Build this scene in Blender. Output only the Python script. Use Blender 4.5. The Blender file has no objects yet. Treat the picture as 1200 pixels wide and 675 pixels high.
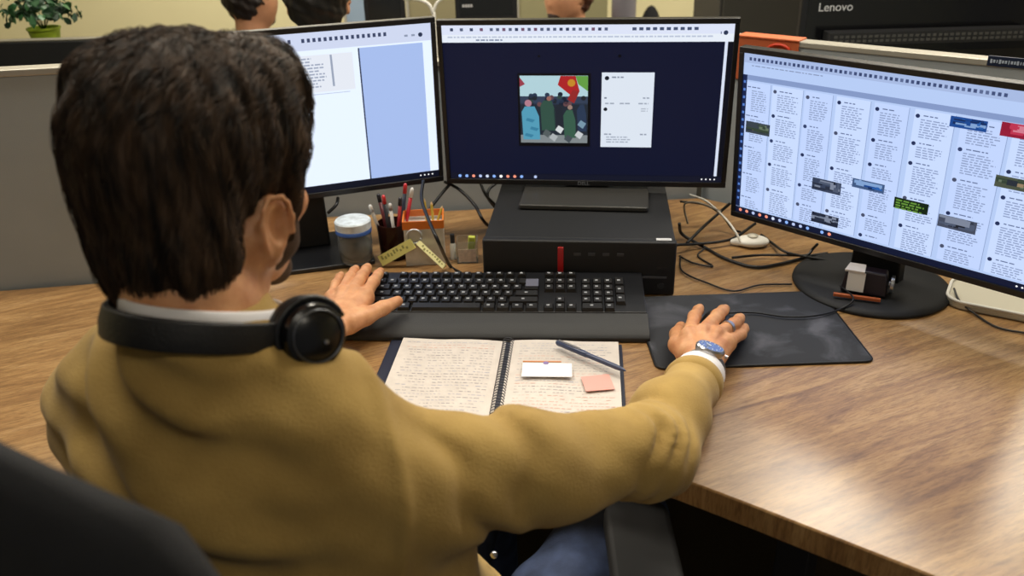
import bpy, bmesh, math, random
import numpy as np
from mathutils import Vector, Matrix, Euler
from mathutils.bvhtree import BVHTree
R = random.Random(7)
S = bpy.context.scene
COL = S.collection
Z0 = 0.74                       # the desk top is 0.74 m above the floor; coordinates below are measured from the desk top

# ------------------------------------------------------------------ camera, world, light
F_PX, CAM_H, PITCH, ROLL = 1000.0, 0.6812, 0.45380, -0.02776
FW = Vector((0, math.cos(PITCH), -math.sin(PITCH))); UP0 = Vector((0, math.sin(PITCH), math.cos(PITCH))); RT0 = Vector((1, 0, 0))
RT = RT0*math.cos(ROLL)+UP0*math.sin(ROLL); UP = UP0*math.cos(ROLL)-RT0*math.sin(ROLL)
cam = bpy.data.cameras.new('camera'); cam.sensor_width = 36; cam.lens = F_PX/1200*36; cam.clip_start = .02
cam.dof.use_dof = True; cam.dof.focus_distance = 1.36; cam.dof.aperture_fstop = 4.5
co = bpy.data.objects.new('camera', cam); COL.objects.link(co)
M = Matrix.Identity(4)
for i in range(3):
    M[i][0] = RT[i]; M[i][1] = UP[i]; M[i][2] = -FW[i]
M[2][3] = CAM_H+Z0
co.matrix_world = M; S.camera = co
CAM = Vector((0, 0, CAM_H))
def ray(px, py): return FW+RT*((px-600)/F_PX)-UP*((py-337.5)/F_PX)
def U(px, py, z=0.0):
    d = ray(px, py); return CAM+d*((z-CAM_H)/d.z)
def D(px, py, dep): return CAM+ray(px, py)*dep
def AY(px, py, y):
    d = ray(px, py); return CAM+d*(y/d.y)

w = bpy.data.worlds.new('world'); S.world = w; w.use_nodes = True
w.node_tree.nodes['Background'].inputs[0].default_value = (.95, .93, .9, 1)
w.node_tree.nodes['Background'].inputs[1].default_value = .13
S.view_settings.view_transform = 'Standard'; S.view_settings.look = 'None'
S.view_settings.exposure = 0.0; S.view_settings.gamma = 1; S.view_settings.use_curve_mapping = False
LIGHTS = [((-.9, 1.45, 1.82), 1.2, .3, 22), ((.75, 1.55, 1.82), 1.2, .3, 22), ((-.9, 3.4, 1.82), 1.2, .3, 60), ((1.72, 2.95, 1.82), 1.2, .3, 55), ((.5, -.6, 1.82), 1.2, .3, 5)]

# ------------------------------------------------------------------ materials
def hexc(c):
    if isinstance(c, str):
        c = [int(c[i:i+2], 16)/255 for i in (0, 2, 4)]
        return tuple(x/12.92 if x <= .04045 else ((x+.055)/1.055)**2.4 for x in c)+(1,)
    return tuple(c)+(1,) if len(c) == 3 else tuple(c)
MC = {}
def mat(name, c, rough=.5, metal=0, noise=0, nscale=40, bump=0, bscale=200, emit=0, spec=.5, trans=0, coat=0, sheen=0):
    if name in MC: return MC[name]
    m = bpy.data.materials.new(name); m.use_nodes = True; nt = m.node_tree; b = nt.nodes['Principled BSDF']
    c = hexc(c)
    b.inputs['Base Color'].default_value = c; b.inputs['Roughness'].default_value = rough; b.inputs['Metallic'].default_value = metal
    b.inputs['Specular IOR Level'].default_value = spec
    if trans: b.inputs['Transmission Weight'].default_value = trans; b.inputs['IOR'].default_value = 1.3
    if coat: b.inputs['Coat Weight'].default_value = coat
    if sheen: b.inputs['Sheen Weight'].default_value = sheen; b.inputs['Sheen Roughness'].default_value = .5
    if emit:
        b.inputs['Emission Color'].default_value = c; b.inputs['Emission Strength'].default_value = emit
        b.inputs['Base Color'].default_value = (.01, .01, .012, 1)
    if noise or bump:
        tc = nt.nodes.new('ShaderNodeTexCoord')
    if noise:
        n = nt.nodes.new('ShaderNodeTexNoise'); n.inputs['Scale'].default_value = nscale; n.inputs['Detail'].default_value = 4
        nt.links.new(tc.outputs['Object'], n.inputs['Vector'])
        r = nt.nodes.new('ShaderNodeValToRGB'); r.color_ramp.elements[0].position = .3; r.color_ramp.elements[1].position = .7
        r.color_ramp.elements[0].color = tuple(x*(1-noise) for x in c[:3])+(1,); r.color_ramp.elements[1].color = tuple(min(1, x*(1+noise)) for x in c[:3])+(1,)
        nt.links.new(n.outputs['Fac'], r.inputs['Fac']); nt.links.new(r.outputs['Color'], b.inputs['Base Color'])
    if bump:
        n2 = nt.nodes.new('ShaderNodeTexNoise'); n2.inputs['Scale'].default_value = bscale; n2.inputs['Detail'].default_value = 3
        nt.links.new(tc.outputs['Object'], n2.inputs['Vector'])
        bn = nt.nodes.new('ShaderNodeBump'); bn.inputs['Strength'].default_value = bump; bn.inputs['Distance'].default_value = .002
        nt.links.new(n2.outputs['Fac'], bn.inputs['Height']); nt.links.new(bn.outputs['Normal'], b.inputs['Normal'])
    MC[name] = m; return m
def wood(name, angle):
    m = bpy.data.materials.new(name); m.use_nodes = True; nt = m.node_tree; b = nt.nodes['Principled BSDF']; L = nt.links
    tc = nt.nodes.new('ShaderNodeTexCoord'); mp = nt.nodes.new('ShaderNodeMapping'); mp.inputs['Rotation'].default_value = (0, 0, -angle)
    L.new(tc.outputs['Object'], mp.inputs['Vector'])
    def ns(sc, det, dist, rough=.6):
        m2 = nt.nodes.new('ShaderNodeMapping'); m2.inputs['Scale'].default_value = sc; L.new(mp.outputs['Vector'], m2.inputs['Vector'])
        n = nt.nodes.new('ShaderNodeTexNoise'); n.inputs['Scale'].default_value = 1; n.inputs['Detail'].default_value = det; n.inputs['Distortion'].default_value = dist; n.inputs['Roughness'].default_value = rough
        L.new(m2.outputs['Vector'], n.inputs['Vector']); return n
    a = ns((4.5, 34, 3), 9, 1.0, .68); f = ns((45, 380, 40), 4, .4, .7); big = ns((2.0, 3.4, 2), 2, .3)
    r = nt.nodes.new('ShaderNodeValToRGB'); e = r.color_ramp.elements
    e[0].position = .22; e[0].color = hexc('6f4c2c'); e[1].position = .80; e[1].color = hexc('cba77c')
    k = e.new(.48); k.color = hexc('a67f4f')
    k = e.new(.58); k.color = hexc('b8925f')
    L.new(a.outputs['Fac'], r.inputs['Fac'])
    r2 = nt.nodes.new('ShaderNodeValToRGB'); r2.color_ramp.elements[0].position = .38; r2.color_ramp.elements[0].color = (.52, .48, .44, 1); r2.color_ramp.elements[1].position = .55; r2.color_ramp.elements[1].color = (1, 1, 1, 1)
    L.new(f.outputs['Fac'], r2.inputs['Fac'])
    mx = nt.nodes.new('ShaderNodeMixRGB'); mx.blend_type = 'MULTIPLY'; mx.inputs[0].default_value = .7
    L.new(r.outputs['Color'], mx.inputs[1]); L.new(r2.outputs['Color'], mx.inputs[2])
    r3 = nt.nodes.new('ShaderNodeValToRGB'); r3.color_ramp.elements[0].position = .3; r3.color_ramp.elements[0].color = (.72, .66, .6, 1); r3.color_ramp.elements[1].position = .65; r3.color_ramp.elements[1].color = (1.0, 1.0, 1.0, 1)
    L.new(big.outputs['Fac'], r3.inputs['Fac'])
    mx2 = nt.nodes.new('ShaderNodeMixRGB'); mx2.blend_type = 'MULTIPLY'; mx2.inputs[0].default_value = .8
    L.new(mx.outputs['Color'], mx2.inputs[1]); L.new(r3.outputs['Color'], mx2.inputs[2]); L.new(mx2.outputs['Color'], b.inputs['Base Color'])
    bn = nt.nodes.new('ShaderNodeBump'); bn.inputs['Strength'].default_value = .25; bn.inputs['Distance'].default_value = .001
    L.new(f.outputs['Fac'], bn.inputs['Height']); L.new(bn.outputs['Normal'], b.inputs['Normal'])
    b.inputs['Roughness'].default_value = .42; b.inputs['Specular IOR Level'].default_value = .5; b.inputs['Coat Weight'].default_value = .7; b.inputs['Coat Roughness'].default_value = .27; b.inputs['Coat IOR'].default_value = 1.6
    return m
WOOD = wood('oak laminate', math.radians(24))
BLK = mat('black plastic', '15161a', .38, bump=.1, bscale=900)
BLKM = mat('matt black plastic', '0d0e11', .65, bump=.2, bscale=700)
CABLE = mat('black cable rubber', '0c0c0e', .45)
DGREY = mat('dark grey plastic', '2a2b2f', .5)
WHITE = mat('white plastic', 'e4e2da', .4)
PAPER = mat('paper', 'd2cac3', .8, noise=.05, nscale=45)
STEEL = mat('brushed steel', 'b8bac0', .28, metal=1)
RED = mat('red plastic', 'b01518', .35)
def em(c, s=1.0): return mat('screen_%s_%.2f' % (c, s), c, .5, emit=s, spec=.15)

# ------------------------------------------------------------------ object helpers
def fin(me, smooth):
    if smooth:
        for p in me.polygons: p.use_smooth = True
def obj(name, bm, m, parent=None, loc=(0, 0, 0), rot=(0, 0, 0), smooth=False, bevel=0, seg=2, auto=None):
    me = bpy.data.meshes.new(name)
    if isinstance(bm, bmesh.types.BMesh):
        bmesh.ops.recalc_face_normals(bm, faces=bm.faces[:]) if not getattr(obj, 'keep', False) else None
        bm.to_mesh(me); bm.free()
    else:
        me.from_pydata(bm[0], [], bm[1]); me.update()
    for x in (m if isinstance(m, (list, tuple)) else [m]): me.materials.append(x)
    fin(me, smooth or auto)
    if auto: me.set_sharp_from_angle(angle=math.radians(auto))
    o = bpy.data.objects.new(name, me); COL.objects.link(o)
    if parent is not None: o.parent = parent; o.location = loc
    else: o.location = (loc[0], loc[1], loc[2]+Z0)
    o.rotation_euler = rot
    if bevel:
        b = o.modifiers.new('bevel', 'BEVEL'); b.width = bevel; b.segments = seg; b.limit_method = 'ANGLE'; b.angle_limit = math.radians(40)
        for p in me.polygons: p.use_smooth = True
        me.set_sharp_from_angle(angle=math.radians(50))
    return o
def thing(name, label, cat, loc=(0, 0, 0), rotz=0, group=None):
    o = bpy.data.objects.new(name, None); COL.objects.link(o); o.empty_display_size = .05
    o.location = (loc[0], loc[1], loc[2]+Z0); o.rotation_euler = (0, 0, rotz)
    return tag(o, label, cat, group)
def tag(o, label, cat, group=None):
    o['label'] = label; o['category'] = cat
    if group: o['group'] = group
    return o
def struct(o): o['kind'] = 'structure'; return o
def box(bm, c, s, rot=None, mi=0):
    r = bmesh.ops.create_cube(bm, size=1)
    mt = Matrix.Translation(c) @ (Euler(rot).to_matrix().to_4x4() if rot else Matrix.Identity(4)) @ Matrix.Diagonal((s[0], s[1], s[2], 1))
    bmesh.ops.transform(bm, matrix=mt, verts=r['verts'])
    for f in {f for v in r['verts'] for f in v.link_faces}: f.material_index = mi
    return r['verts']
def NB(): return bmesh.new()
def bx(c, s, rot=None):
    b = NB(); box(b, c, s, rot); return b
def lathe(bm, prof, n=32, c=(0, 0, 0), rot=None, mi=0):
    mt = Matrix.Translation(c) @ (rot if rot is not None else Matrix.Identity(4)); rings = []
    for r, z in prof:
        if r < 1e-6: rings.append([bm.verts.new(mt @ Vector((0, 0, z)))])
        else: rings.append([bm.verts.new(mt @ Vector((r*math.cos(2*math.pi*i/n), r*math.sin(2*math.pi*i/n), z))) for i in range(n)])
    for a, b in zip(rings, rings[1:]):
        for i in range(n):
            j = (i+1) % n
            if len(a) == 1 and len(b) == 1: continue
            if len(a) == 1: f = bm.faces.new((a[0], b[i], b[j]))
            elif len(b) == 1: f = bm.faces.new((a[i], a[j], b[0]))
            else: f = bm.faces.new((a[i], a[j], b[j], b[i]))
            f.material_index = mi
    return bm
def spline(pts, n=8):
    pts = [Vector(p) for p in pts]; P = [pts[0]*2-pts[1]]+pts+[pts[-1]*2-pts[-2]]; out = []
    for i in range(1, len(P)-2):
        for k in range(n):
            t = k/n; a, b, c, d = P[i-1:i+3]
            out.append(.5*((2*b)+(c-a)*t+(2*a-5*b+4*c-d)*t*t+(3*b-a-3*c+d)*t**3))
    out.append(pts[-1]); return out
def tube(bm, pts, r, n=8, mi=0, cap=True):
    pts = [Vector(p) for p in pts]; rs = r if isinstance(r, (list, tuple)) else [r]*len(pts)
    up = Vector((0, 0, 1)); rings = []; prev = None
    for i, p in enumerate(pts):
        t = (pts[min(i+1, len(pts)-1)]-pts[max(i-1, 0)]).normalized()
        a = (prev-t*prev.dot(t)) if prev else t.cross(up if abs(t.z) < .9 else Vector((1, 0, 0)))
        if a.length < 1e-5: a = t.orthogonal()
        a.normalize(); prev = a; b = t.cross(a)
        rings.append([bm.verts.new(p+(a*math.cos(2*math.pi*k/n)+b*math.sin(2*math.pi*k/n))*rs[i]) for k in range(n)])
    for a, b in zip(rings, rings[1:]):
        for k in range(n):
            f = bm.faces.new((a[k], a[(k+1) % n], b[(k+1) % n], b[k])); f.material_index = mi
    if cap and n > 2: bm.faces.new(rings[0][::-1]).material_index = mi; bm.faces.new(rings[-1]).material_index = mi
    return bm
def prism(bm, poly, z0, z1, mi=0):
    a = [bm.verts.new((x, y, z0)) for x, y in poly]; b = [bm.verts.new((x, y, z1)) for x, y in poly]; n = len(poly)
    bm.faces.new(a[::-1]).material_index = mi; bm.faces.new(b).material_index = mi
    for i in range(n): bm.faces.new((a[i], a[(i+1) % n], b[(i+1) % n], b[i])).material_index = mi
    return bm
def rrect(w, d, r, n=6, cx=0, cy=0):
    out = []
    for sx, sy, a0 in ((1, 1, 0), (-1, 1, 90), (-1, -1, 180), (1, -1, 270)):
        for k in range(n+1):
            a = math.radians(a0+90*k/n); out.append((cx+sx*(w/2-r)+r*math.cos(a), cy+sy*(d/2-r)+r*math.sin(a)))
    return out
def text_mesh(s, size, depth=.0006):
    cu = bpy.data.curves.new('txt', 'FONT'); cu.body = s; cu.size = size; cu.extrude = depth; cu.align_x = 'CENTER'; cu.align_y = 'CENTER'
    t = bpy.data.objects.new('txt', cu); COL.objects.link(t); bpy.context.view_layer.update()
    me = bpy.data.meshes.new_from_object(t.evaluated_get(bpy.context.evaluated_depsgraph_get()))
    bm = bmesh.new(); bm.from_mesh(me); bpy.data.objects.remove(t); bpy.data.meshes.remove(me); bpy.data.curves.remove(cu)
    return bm
def xf(bm, mt): bmesh.ops.transform(bm, matrix=mt, verts=bm.verts[:]); return bm

# ------------------------------------------------------------------ implicit surfaces for bodies and cloth
class Field:
    def __init__(s, lo, hi, h):
        s.lo = np.array(lo, float); s.h = h; s.n = np.ceil((np.array(hi)-s.lo)/h).astype(int)+1
        s.d = np.full(s.n, .05, np.float32)
    def sub(s, lo, hi):
        a = np.clip(np.floor((np.array(lo)-s.lo)/s.h).astype(int), 0, s.n); b = np.clip(np.ceil((np.array(hi)-s.lo)/s.h).astype(int)+1, 0, s.n)
        sl = tuple(slice(a[i], b[i]) for i in range(3))
        g = [s.lo[i]+s.h*np.arange(a[i], b[i], dtype=np.float32) for i in range(3)]
        return sl, g[0][:, None, None], g[1][None, :, None], g[2][None, None, :]
    def put(s, sl, d, k, cut=False):
        o = s.d[sl]
        if cut: d = -d; h = np.clip(.5-.5*(d-o)/k, 0, 1) if False else np.maximum(k-np.abs(o-d), 0)/k; s.d[sl] = np.maximum(o, d)+h*h*k*.25
        else: h = np.maximum(k-np.abs(o-d), 0)/k; s.d[sl] = np.minimum(o, d)-h*h*k*.25
    def cone(s, a, b, ra, rb, k=.01, cut=False, flat=None):
        a = np.array(a, float); b = np.array(b, float); m = max(ra, rb)+.03+k
        sl, X, Y, Z = s.sub(np.minimum(a, b)-m, np.maximum(a, b)+m)
        v = b-a; t = np.clip(((X-a[0])*v[0]+(Y-a[1])*v[1]+(Z-a[2])*v[2])/max(v@v, 1e-9), 0, 1)
        dx, dy, dz = X-a[0]-t*v[0], Y-a[1]-t*v[1], Z-a[2]-t*v[2]
        if flat is not None:
            n, f = np.array(flat[0], float), flat[1]; q = (dx*n[0]+dy*n[1]+dz*n[2])*(f-1); dx = dx+q*n[0]; dy = dy+q*n[1]; dz = dz+q*n[2]
        s.put(sl, np.sqrt(dx*dx+dy*dy+dz*dz)-(ra+(rb-ra)*t), k, cut)
    def chain(s, pts, rs, k=.006, **kw):
        for i in range(len(pts)-1): s.cone(pts[i], pts[i+1], rs[i], rs[i+1], k, **kw)
    def ell(s, c, r, rot=None, k=.01, cut=False):
        c = np.array(c, float); r = np.array(r, float); m = r.max()+.03+k; sl, X, Y, Z = s.sub(c-m, c+m)
        Q = np.array(rot.to_3x3()) if rot is not None else np.eye(3)
        p = [(X-c[0])*Q[0, i]+(Y-c[1])*Q[1, i]+(Z-c[2])*Q[2, i] for i in range(3)]
        k0 = np.sqrt(sum((p[i]/r[i])**2 for i in range(3))); k1 = np.sqrt(sum((p[i]/r[i]**2)**2 for i in range(3)))+1e-9
        s.put(sl, k0*(k0-1)/k1, k, cut)
    def half(s, p, n, k=.004):      # cut away the side n points to
        n = np.array(n, float)/np.linalg.norm(n); sl, X, Y, Z = s.sub(s.lo, s.lo+s.h*s.n)
        s.put(sl, -((X-p[0])*n[0]+(Y-p[1])*n[1]+(Z-p[2])*n[2]), k, True)
    def disp(s, fn):
        sl, X, Y, Z = s.sub(s.lo, s.lo+s.h*s.n); s.d += fn(X, Y, Z).astype(np.float32)
    def mesh(s, smooth=2):
        d = s.d; ins = d < 0; n = s.n-1
        cnt = np.zeros(n, np.int8)
        for i in (0, 1):
            for j in (0, 1):
                for k in (0, 1): cnt += ins[i:n[0]+i, j:n[1]+j, k:n[2]+k]
        I, J, K = np.nonzero((cnt > 0) & (cnt < 8)); idx = np.full(n, -1, np.int64); idx[I, J, K] = np.arange(len(I))
        acc = np.zeros((len(I), 3)); num = np.zeros(len(I))
        cs = [(a, b, c) for a in (0, 1) for b in (0, 1) for c in (0, 1)]
        for p in cs:
            for ax in range(3):
                if p[ax]: continue
                q = list(p); q[ax] = 1
                da = d[I+p[0], J+p[1], K+p[2]]; db = d[I+q[0], J+q[1], K+q[2]]; mk = (da < 0) != (db < 0)
                t = np.where(mk, da/np.where(mk, da-db, 1), 0)
                for c in range(3): acc[:, c] += np.where(mk, p[c]+(t if c == ax else 0), 0)
                num += mk
        P = s.lo+s.h*(np.stack([I, J, K], 1)+acc/num[:, None])
        faces = []
        for ax in range(3):
            a = np.moveaxis(ins, ax, 0); x = a[:-1] != a[1:]; pos = np.argwhere(x); o1, o2 = [(1, 2), (2, 0), (0, 1)][ax]
            full = np.zeros((len(pos), 3), int); full[:, ax] = pos[:, 0]; rest = [i for i in range(3) if i != ax]; full[:, rest[0]] = pos[:, 1]; full[:, rest[1]] = pos[:, 2]
            ok = (full[:, o1] > 0) & (full[:, o2] > 0) & (full[:, o1] < n[o1]) & (full[:, o2] < n[o2]); full = full[ok]
            e1 = np.zeros(3, int); e1[o1] = 1; e2 = np.zeros(3, int); e2[o2] = 1
            g = lambda q: idx[q[:, 0], q[:, 1], q[:, 2]]
            qd = np.stack([g(full-e1-e2), g(full-e2), g(full), g(full-e1)], 1)
            inside = ins[full[:, 0], full[:, 1], full[:, 2]]; qd[~inside] = qd[~inside][:, ::-1]; faces.append(qd)
        Fc = np.concatenate(faces); Fc = Fc[(Fc >= 0).all(1)]
        for _ in range(smooth):
            A = np.zeros_like(P); C = np.zeros(len(P))
            for i in range(4):
                for j in (1, 3): np.add.at(A, Fc[:, i], P[Fc[:, (i+j) % 4]]); np.add.at(C, Fc[:, i], 1)
            P = P*.5+.5*A/np.maximum(C, 1)[:, None]
        return P, Fc
def npobj(name, PF, m, parent, org):
    P, Fc = PF; o = obj(name, ([tuple(p) for p in (P-np.array(org))], [tuple(int(i) for i in f) for f in Fc]), m, parent, smooth=True)
    return o
def join(*pfs):
    P, Fc, o = [], [], 0
    for p, f in pfs: P.append(p); Fc.append(f+o); o += len(p)
    return np.concatenate(P), np.concatenate(Fc)

# ------------------------------------------------------------------ the room
def wall(name, c, s, m): return struct(obj(name, bx((0, 0, 0), s), m, loc=c))
BEIGE = mat('beige wall paint', 'd9d0a6', .85, noise=.03, nscale=3, bump=.1, bscale=80)
wall('wall_back', (0, 4.65, .56), (7.4, .1, 2.6), BEIGE)
wall('wall_left', (-3.65, 1.7, .56), (.1, 6.2, 2.6), BEIGE)
wall('wall_right', (3.65, 1.7, .56), (.1, 6.2, 2.6), BEIGE)
wall('ceiling', (0, 1.7, 1.91), (7.4, 6.2, .1), mat('ceiling paint', 'd8d6cf', .9, bump=.1, bscale=50))
FLOOR = mat('brown carpet', '4a3c26', .95, noise=.3, nscale=300, bump=.6, bscale=600)
wall('floor', (0, 1.7, -.79), (7.4, 6.2, .1), FLOOR)
for i, (p, sx, sy, pw) in enumerate(LIGHTS):
    where = ['above the left side of the desk', 'above the right side of the desk', 'over the back left of the room', 'over the back right of the room', 'behind the camera'][i]
    t = thing('ceiling_light', 'long white ceiling light panel ' + where, 'ceiling light', (p[0], p[1], 1.83), group=None)
    b = NB(); box(b, (0, -sy/2-.01, 0), (sx+.04, .02, .04)); box(b, (0, sy/2+.01, 0), (sx+.04, .02, .04)); box(b, (-sx/2-.01, 0, 0), (.02, sy, .04)); box(b, (sx/2+.01, 0, 0), (.02, sy, .04))
    obj('frame', b, WHITE, t, (0, 0, .01)); obj('diffuser', bx((0, 0, 0), (sx, sy, .012)), mat('light diffuser', 'fff4dc', .5, emit=4), t, (0, 0, .01))
    ld = bpy.data.lights.new('area', 'AREA'); ld.shape = 'RECTANGLE'; ld.size = sx; ld.size_y = sy; ld.energy = pw; ld.color = (1, .93, .80)
    lo = bpy.data.objects.new('light', ld); COL.objects.link(lo); lo.parent = t; lo.location = (0, 0, -.01)

# ------------------------------------------------------------------ desk and dividers
E1, E2 = U(783, 556), U(1087, 673); ED = (E2-E1).normalized()
edge = spline([tuple((E1+ED*2.0).xy)+(0,), tuple((E1+ED*1.0).xy)+(0,), tuple((E1+ED*.4).xy)+(0,), tuple(E1.xy)+(0,), (.03, .935, 0), (-.15, .965, 0), (-.35, .945, 0), (-.60, .85, 0), (-1.0, .69, 0), (-1.45, .50, 0)], 6)
poly = [(p.x, p.y) for p in edge]+[(-1.45, 1.385), (-.73, 1.475), (-.64, 1.77), (.44, 1.84), (1.95, .605)]
t = thing('office_desk', 'large oak brown corner desk with a concave front edge', 'desk', (0, 0, -.74))
b = NB(); prism(b, poly[::-1], .74-.036, .74); obj('desk_top', b, WOOD, t, bevel=.0025)
for x, y, a in ((.42, .98, -39), (-1.2, 1.0, 0), (.1, 1.72, 0), (1.45, .45, -39)):
    b = NB(); box(b, (0, 0, .36), (.05, .05, .68)); box(b, (0, 0, .01), (.07, .5 if y < 1.6 else .07, .02)); obj('leg', b, DGREY, t, (x, y, .003), (0, 0, math.radians(a)), bevel=.002)
GREYF = mat('grey fabric panel', 'a3abb0', .8, noise=.04, nscale=8, bump=.25, bscale=500)
RAIL = mat('pale aluminium rail', 'b5b1a5', .35, metal=.3)
def divider(label, pts, top, dn=-.74, th=.03):
    (x0, y0), (x1, y1) = pts; L = math.hypot(x1-x0, y1-y0); a = math.atan2(y1-y0, x1-x0)
    t = thing('desk_divider', label, 'divider', (x0, y0, dn), a)
    obj('panel', bx((L/2, th/2, (top-dn-.012)/2), (L, th, top-dn-.012)), GREYF, t, bevel=.002)
    obj('top_rail', bx((L/2, th/2, top-dn-.006), (L, th+.006, .012)), RAIL, t, bevel=.002); return t
divider('grey fabric divider at the left end of the desk', ((-1.47, 1.388), (-.735, 1.482)), .402)
divider('short grey divider turning back behind the left monitor', ((-.727, 1.484), (-.643, 1.776)), .345)
divider('grey divider behind the middle monitor', ((-.63, 1.782), (.43, 1.852)), .33)
rd = divider('grey divider running behind the right monitor', ((.445, 1.873), (2.02, .585)), .36)
# orange-red reflection patch: coloured sheets stand for it on the divider rail, and the dark name label
def on_divider(px, py, off):   # a point on the right divider's front face
    n = Vector((-.633, -.774, 0)); p0 = Vector((.445, 1.873, 0)); d = ray(px, py); s = (p0+n*off-CAM).dot(n)/d.dot(n); return CAM+d*s
A = math.atan2(.585-1.873, 2.02-.445)
p = on_divider(1181, 73, .002); t = thing('name_label', 'small dark blue label with pale lettering on the right divider', 'label', p, A)
obj('plate', bx((0, 0, 0), (.065, .003, .018)), mat('navy label', '1c2740', .4), t, bevel=.0008)
b = NB()
for i in range(12): box(b, (-.026+i*.0047, -.0017, 0), (.0032 if i % 4 != 2 else .0016, .0006, .005 if i % 3 else .007))
obj('lettering', b, mat('pale ink', 'b9c6d8', .5), t)

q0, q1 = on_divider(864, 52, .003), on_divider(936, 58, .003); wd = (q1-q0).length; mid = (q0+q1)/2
t = thing('orange_glow', 'orange red pouch modelled as a thin sheet on the divider beside the middle monitor', 'glow', (mid.x, mid.y, .2625), A)  # no real pouch: a reflected orange glow built as coloured sheets
obj('glow_sheet', bx((0, 0, .0525), (wd, .004, .088)), mat('orange pouch', 'c4643c', .5), t, bevel=.0015)
b = NB(); tube(b, [((.026+.024*math.cos(a))*1.0, -.003, .074+.014*math.sin(a)) for a in np.linspace(0, math.pi, 14)], .0035, 8); obj('handle', b, mat('red glow arc', 'c23312', .4), t, smooth=True)  # added arc for the red streak in the glow, no real handle
obj('glow_top', bx((0, .0165, .0985), (wd, .042, .004)), mat('orange rail glow', 'cc6a3e', .5), t, bevel=.001)
# ------------------------------------------------------------------ monitors
W_, H_ = .553, .322
class Scr:
    """draws thin luminous rectangles on the face of a screen"""
    def __init__(s, w, h): s.bm = NB(); s.w = w; s.h = h; s.mats = []; s.q(0, 0, 1, 1, 0, '0a0c18')
    def mi(s, c, e=1.0):
        m = em(c, e)
        if m not in s.mats: s.mats.append(m)
        return s.mats.index(m)
    def P(s, u, v, l): return Vector(((u-.5)*s.w, -.0003*l, (1-v)*s.h))
    def q(s, u0, v0, u1, v1, l, c, e=1.0):
        f = s.bm.faces.new([s.bm.verts.new(s.P(u, v, l)) for u, v in ((u0, v1), (u1, v1), (u1, v0), (u0, v0))]); f.material_index = s.mi(c, e)
    def poly(s, pts, l, c, e=1.0):
        f = s.bm.faces.new([s.bm.verts.new(s.P(u, v, l)) for u, v in pts]); f.material_index = s.mi(c, e)
    def disc(s, u, v, r, l, c, e=1.0, n=10):
        s.poly([(u+r*math.cos(-2*math.pi*i/n), v+r*1.72*math.sin(-2*math.pi*i/n)) for i in range(n)][::-1], l, c, e)
    def text(s, u0, v0, u1, v1, l, c, e=1.0, dv=.012, ragged=True):
        v = v0
        while v < v1:
            u = u0; end = u1-(R.random()*.3*(u1-u0) if ragged else 0)
            while u < end:
                wd = R.uniform(.006, .02); s.q(u, v, min(u+wd, end), v+dv*.45, l, c, e); u += wd+.004
            v += dv
def monitor(label, base, front, yaw, tilt, draw, stand='square', byaw=None, ink='DELL', hb=.012):
    """base: point under the stand; front: bottom centre of the panel's face"""
    t = thing('monitor', label, 'monitor', base, byaw if byaw is not None else yaw)
    by = byaw if byaw is not None else yaw
    L = Matrix.Rotation(-by, 4, 'Z') @ Matrix.Translation(Vector(front)-Vector(base)) @ Matrix.Rotation(yaw, 4, 'Z') @ Matrix.Rotation(-tilt, 4, 'X')
    loc = L.to_translation(); rot = L.to_euler()
    b = NB(); sw, sh, bt = W_-.018, (W_-.018)*.5625, .010
    zb = H_-bt-sh
    # frame: four strips round the glass + back shell
    for c, s in (((0, .009, zb/2), (W_, .018, zb)), ((0, .009, H_-bt/2), (W_, .018, bt)), ((-W_/2+.0045, .009, zb+sh/2), (.009, .018, sh)), ((W_/2-.0045, .009, zb+sh/2), (.009, .018, sh))): box(b, c, s)
    box(b, (0, .012, H_/2), (W_-.004, .014, H_-.004))
    dp = obj('display_frame', b, BLK, t, loc, rot, bevel=.0012)
    b = NB(); vs = box(b, (0, .033, H_/2), (W_*.72, .03, H_*.66))
    for v in vs:
        if v.co.y > .04: v.co.x *= .8; v.co.z = H_/2+(v.co.z-H_/2)*.75
    obj('rear_housing', b, BLKM, t, loc, rot, bevel=.004)
    sc = Scr(sw, sh); draw(sc)
    so = obj('screen', sc.bm, sc.mats, dp, (0, .0035, zb))
    if ink: obj('logo', xf(text_mesh(ink, .0105, .0002), Matrix.Translation((0, -.0004, zb*.45)) @ Matrix.Rotation(math.pi/2, 4, 'X')), mat('grey ink', '8f9299', .3), dp)
    # neck from base up to the back of the panel
    att = L @ Vector((0, .05, .17)); b = NB()
    nb = Vector((0, max(att.y, .02), .01))
    pts = [(x, y, z) for z in (0, 1) for x in (-1, 1) for y in (-1, 1)]
    vv = [b.verts.new((nb.x+x*.045, nb.y+y*.014, .008)) if z == 0 else b.verts.new((att.x+x*.035, att.y+y*.012, att.z+.05)) for x, y, z in pts]
    for f in ((0, 1, 3, 2), (4, 6, 7, 5), (0, 4, 5, 1), (2, 3, 7, 6), (0, 2, 6, 4), (1, 5, 7, 3)): b.faces.new([vv[i] for i in f])
    obj('stand_neck', b, BLKM, t, bevel=.004)
    if stand == 'round':
        b = NB(); lathe(b, [(0, 0), (.130, 0), (.133, .003), (.132, .007), (.120, .012), (.04, .016), (0, .016)], 56); obj('stand_base', b, BLKM, t, smooth=True)
    else:
        b = NB(); prism(b, rrect(.245, .18, .006), 0, .009); obj('stand_base', b, mat('satin grey base', '3a3936', .35) if stand == 'square' else BLK, t, bevel=.002)
    return t

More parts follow.
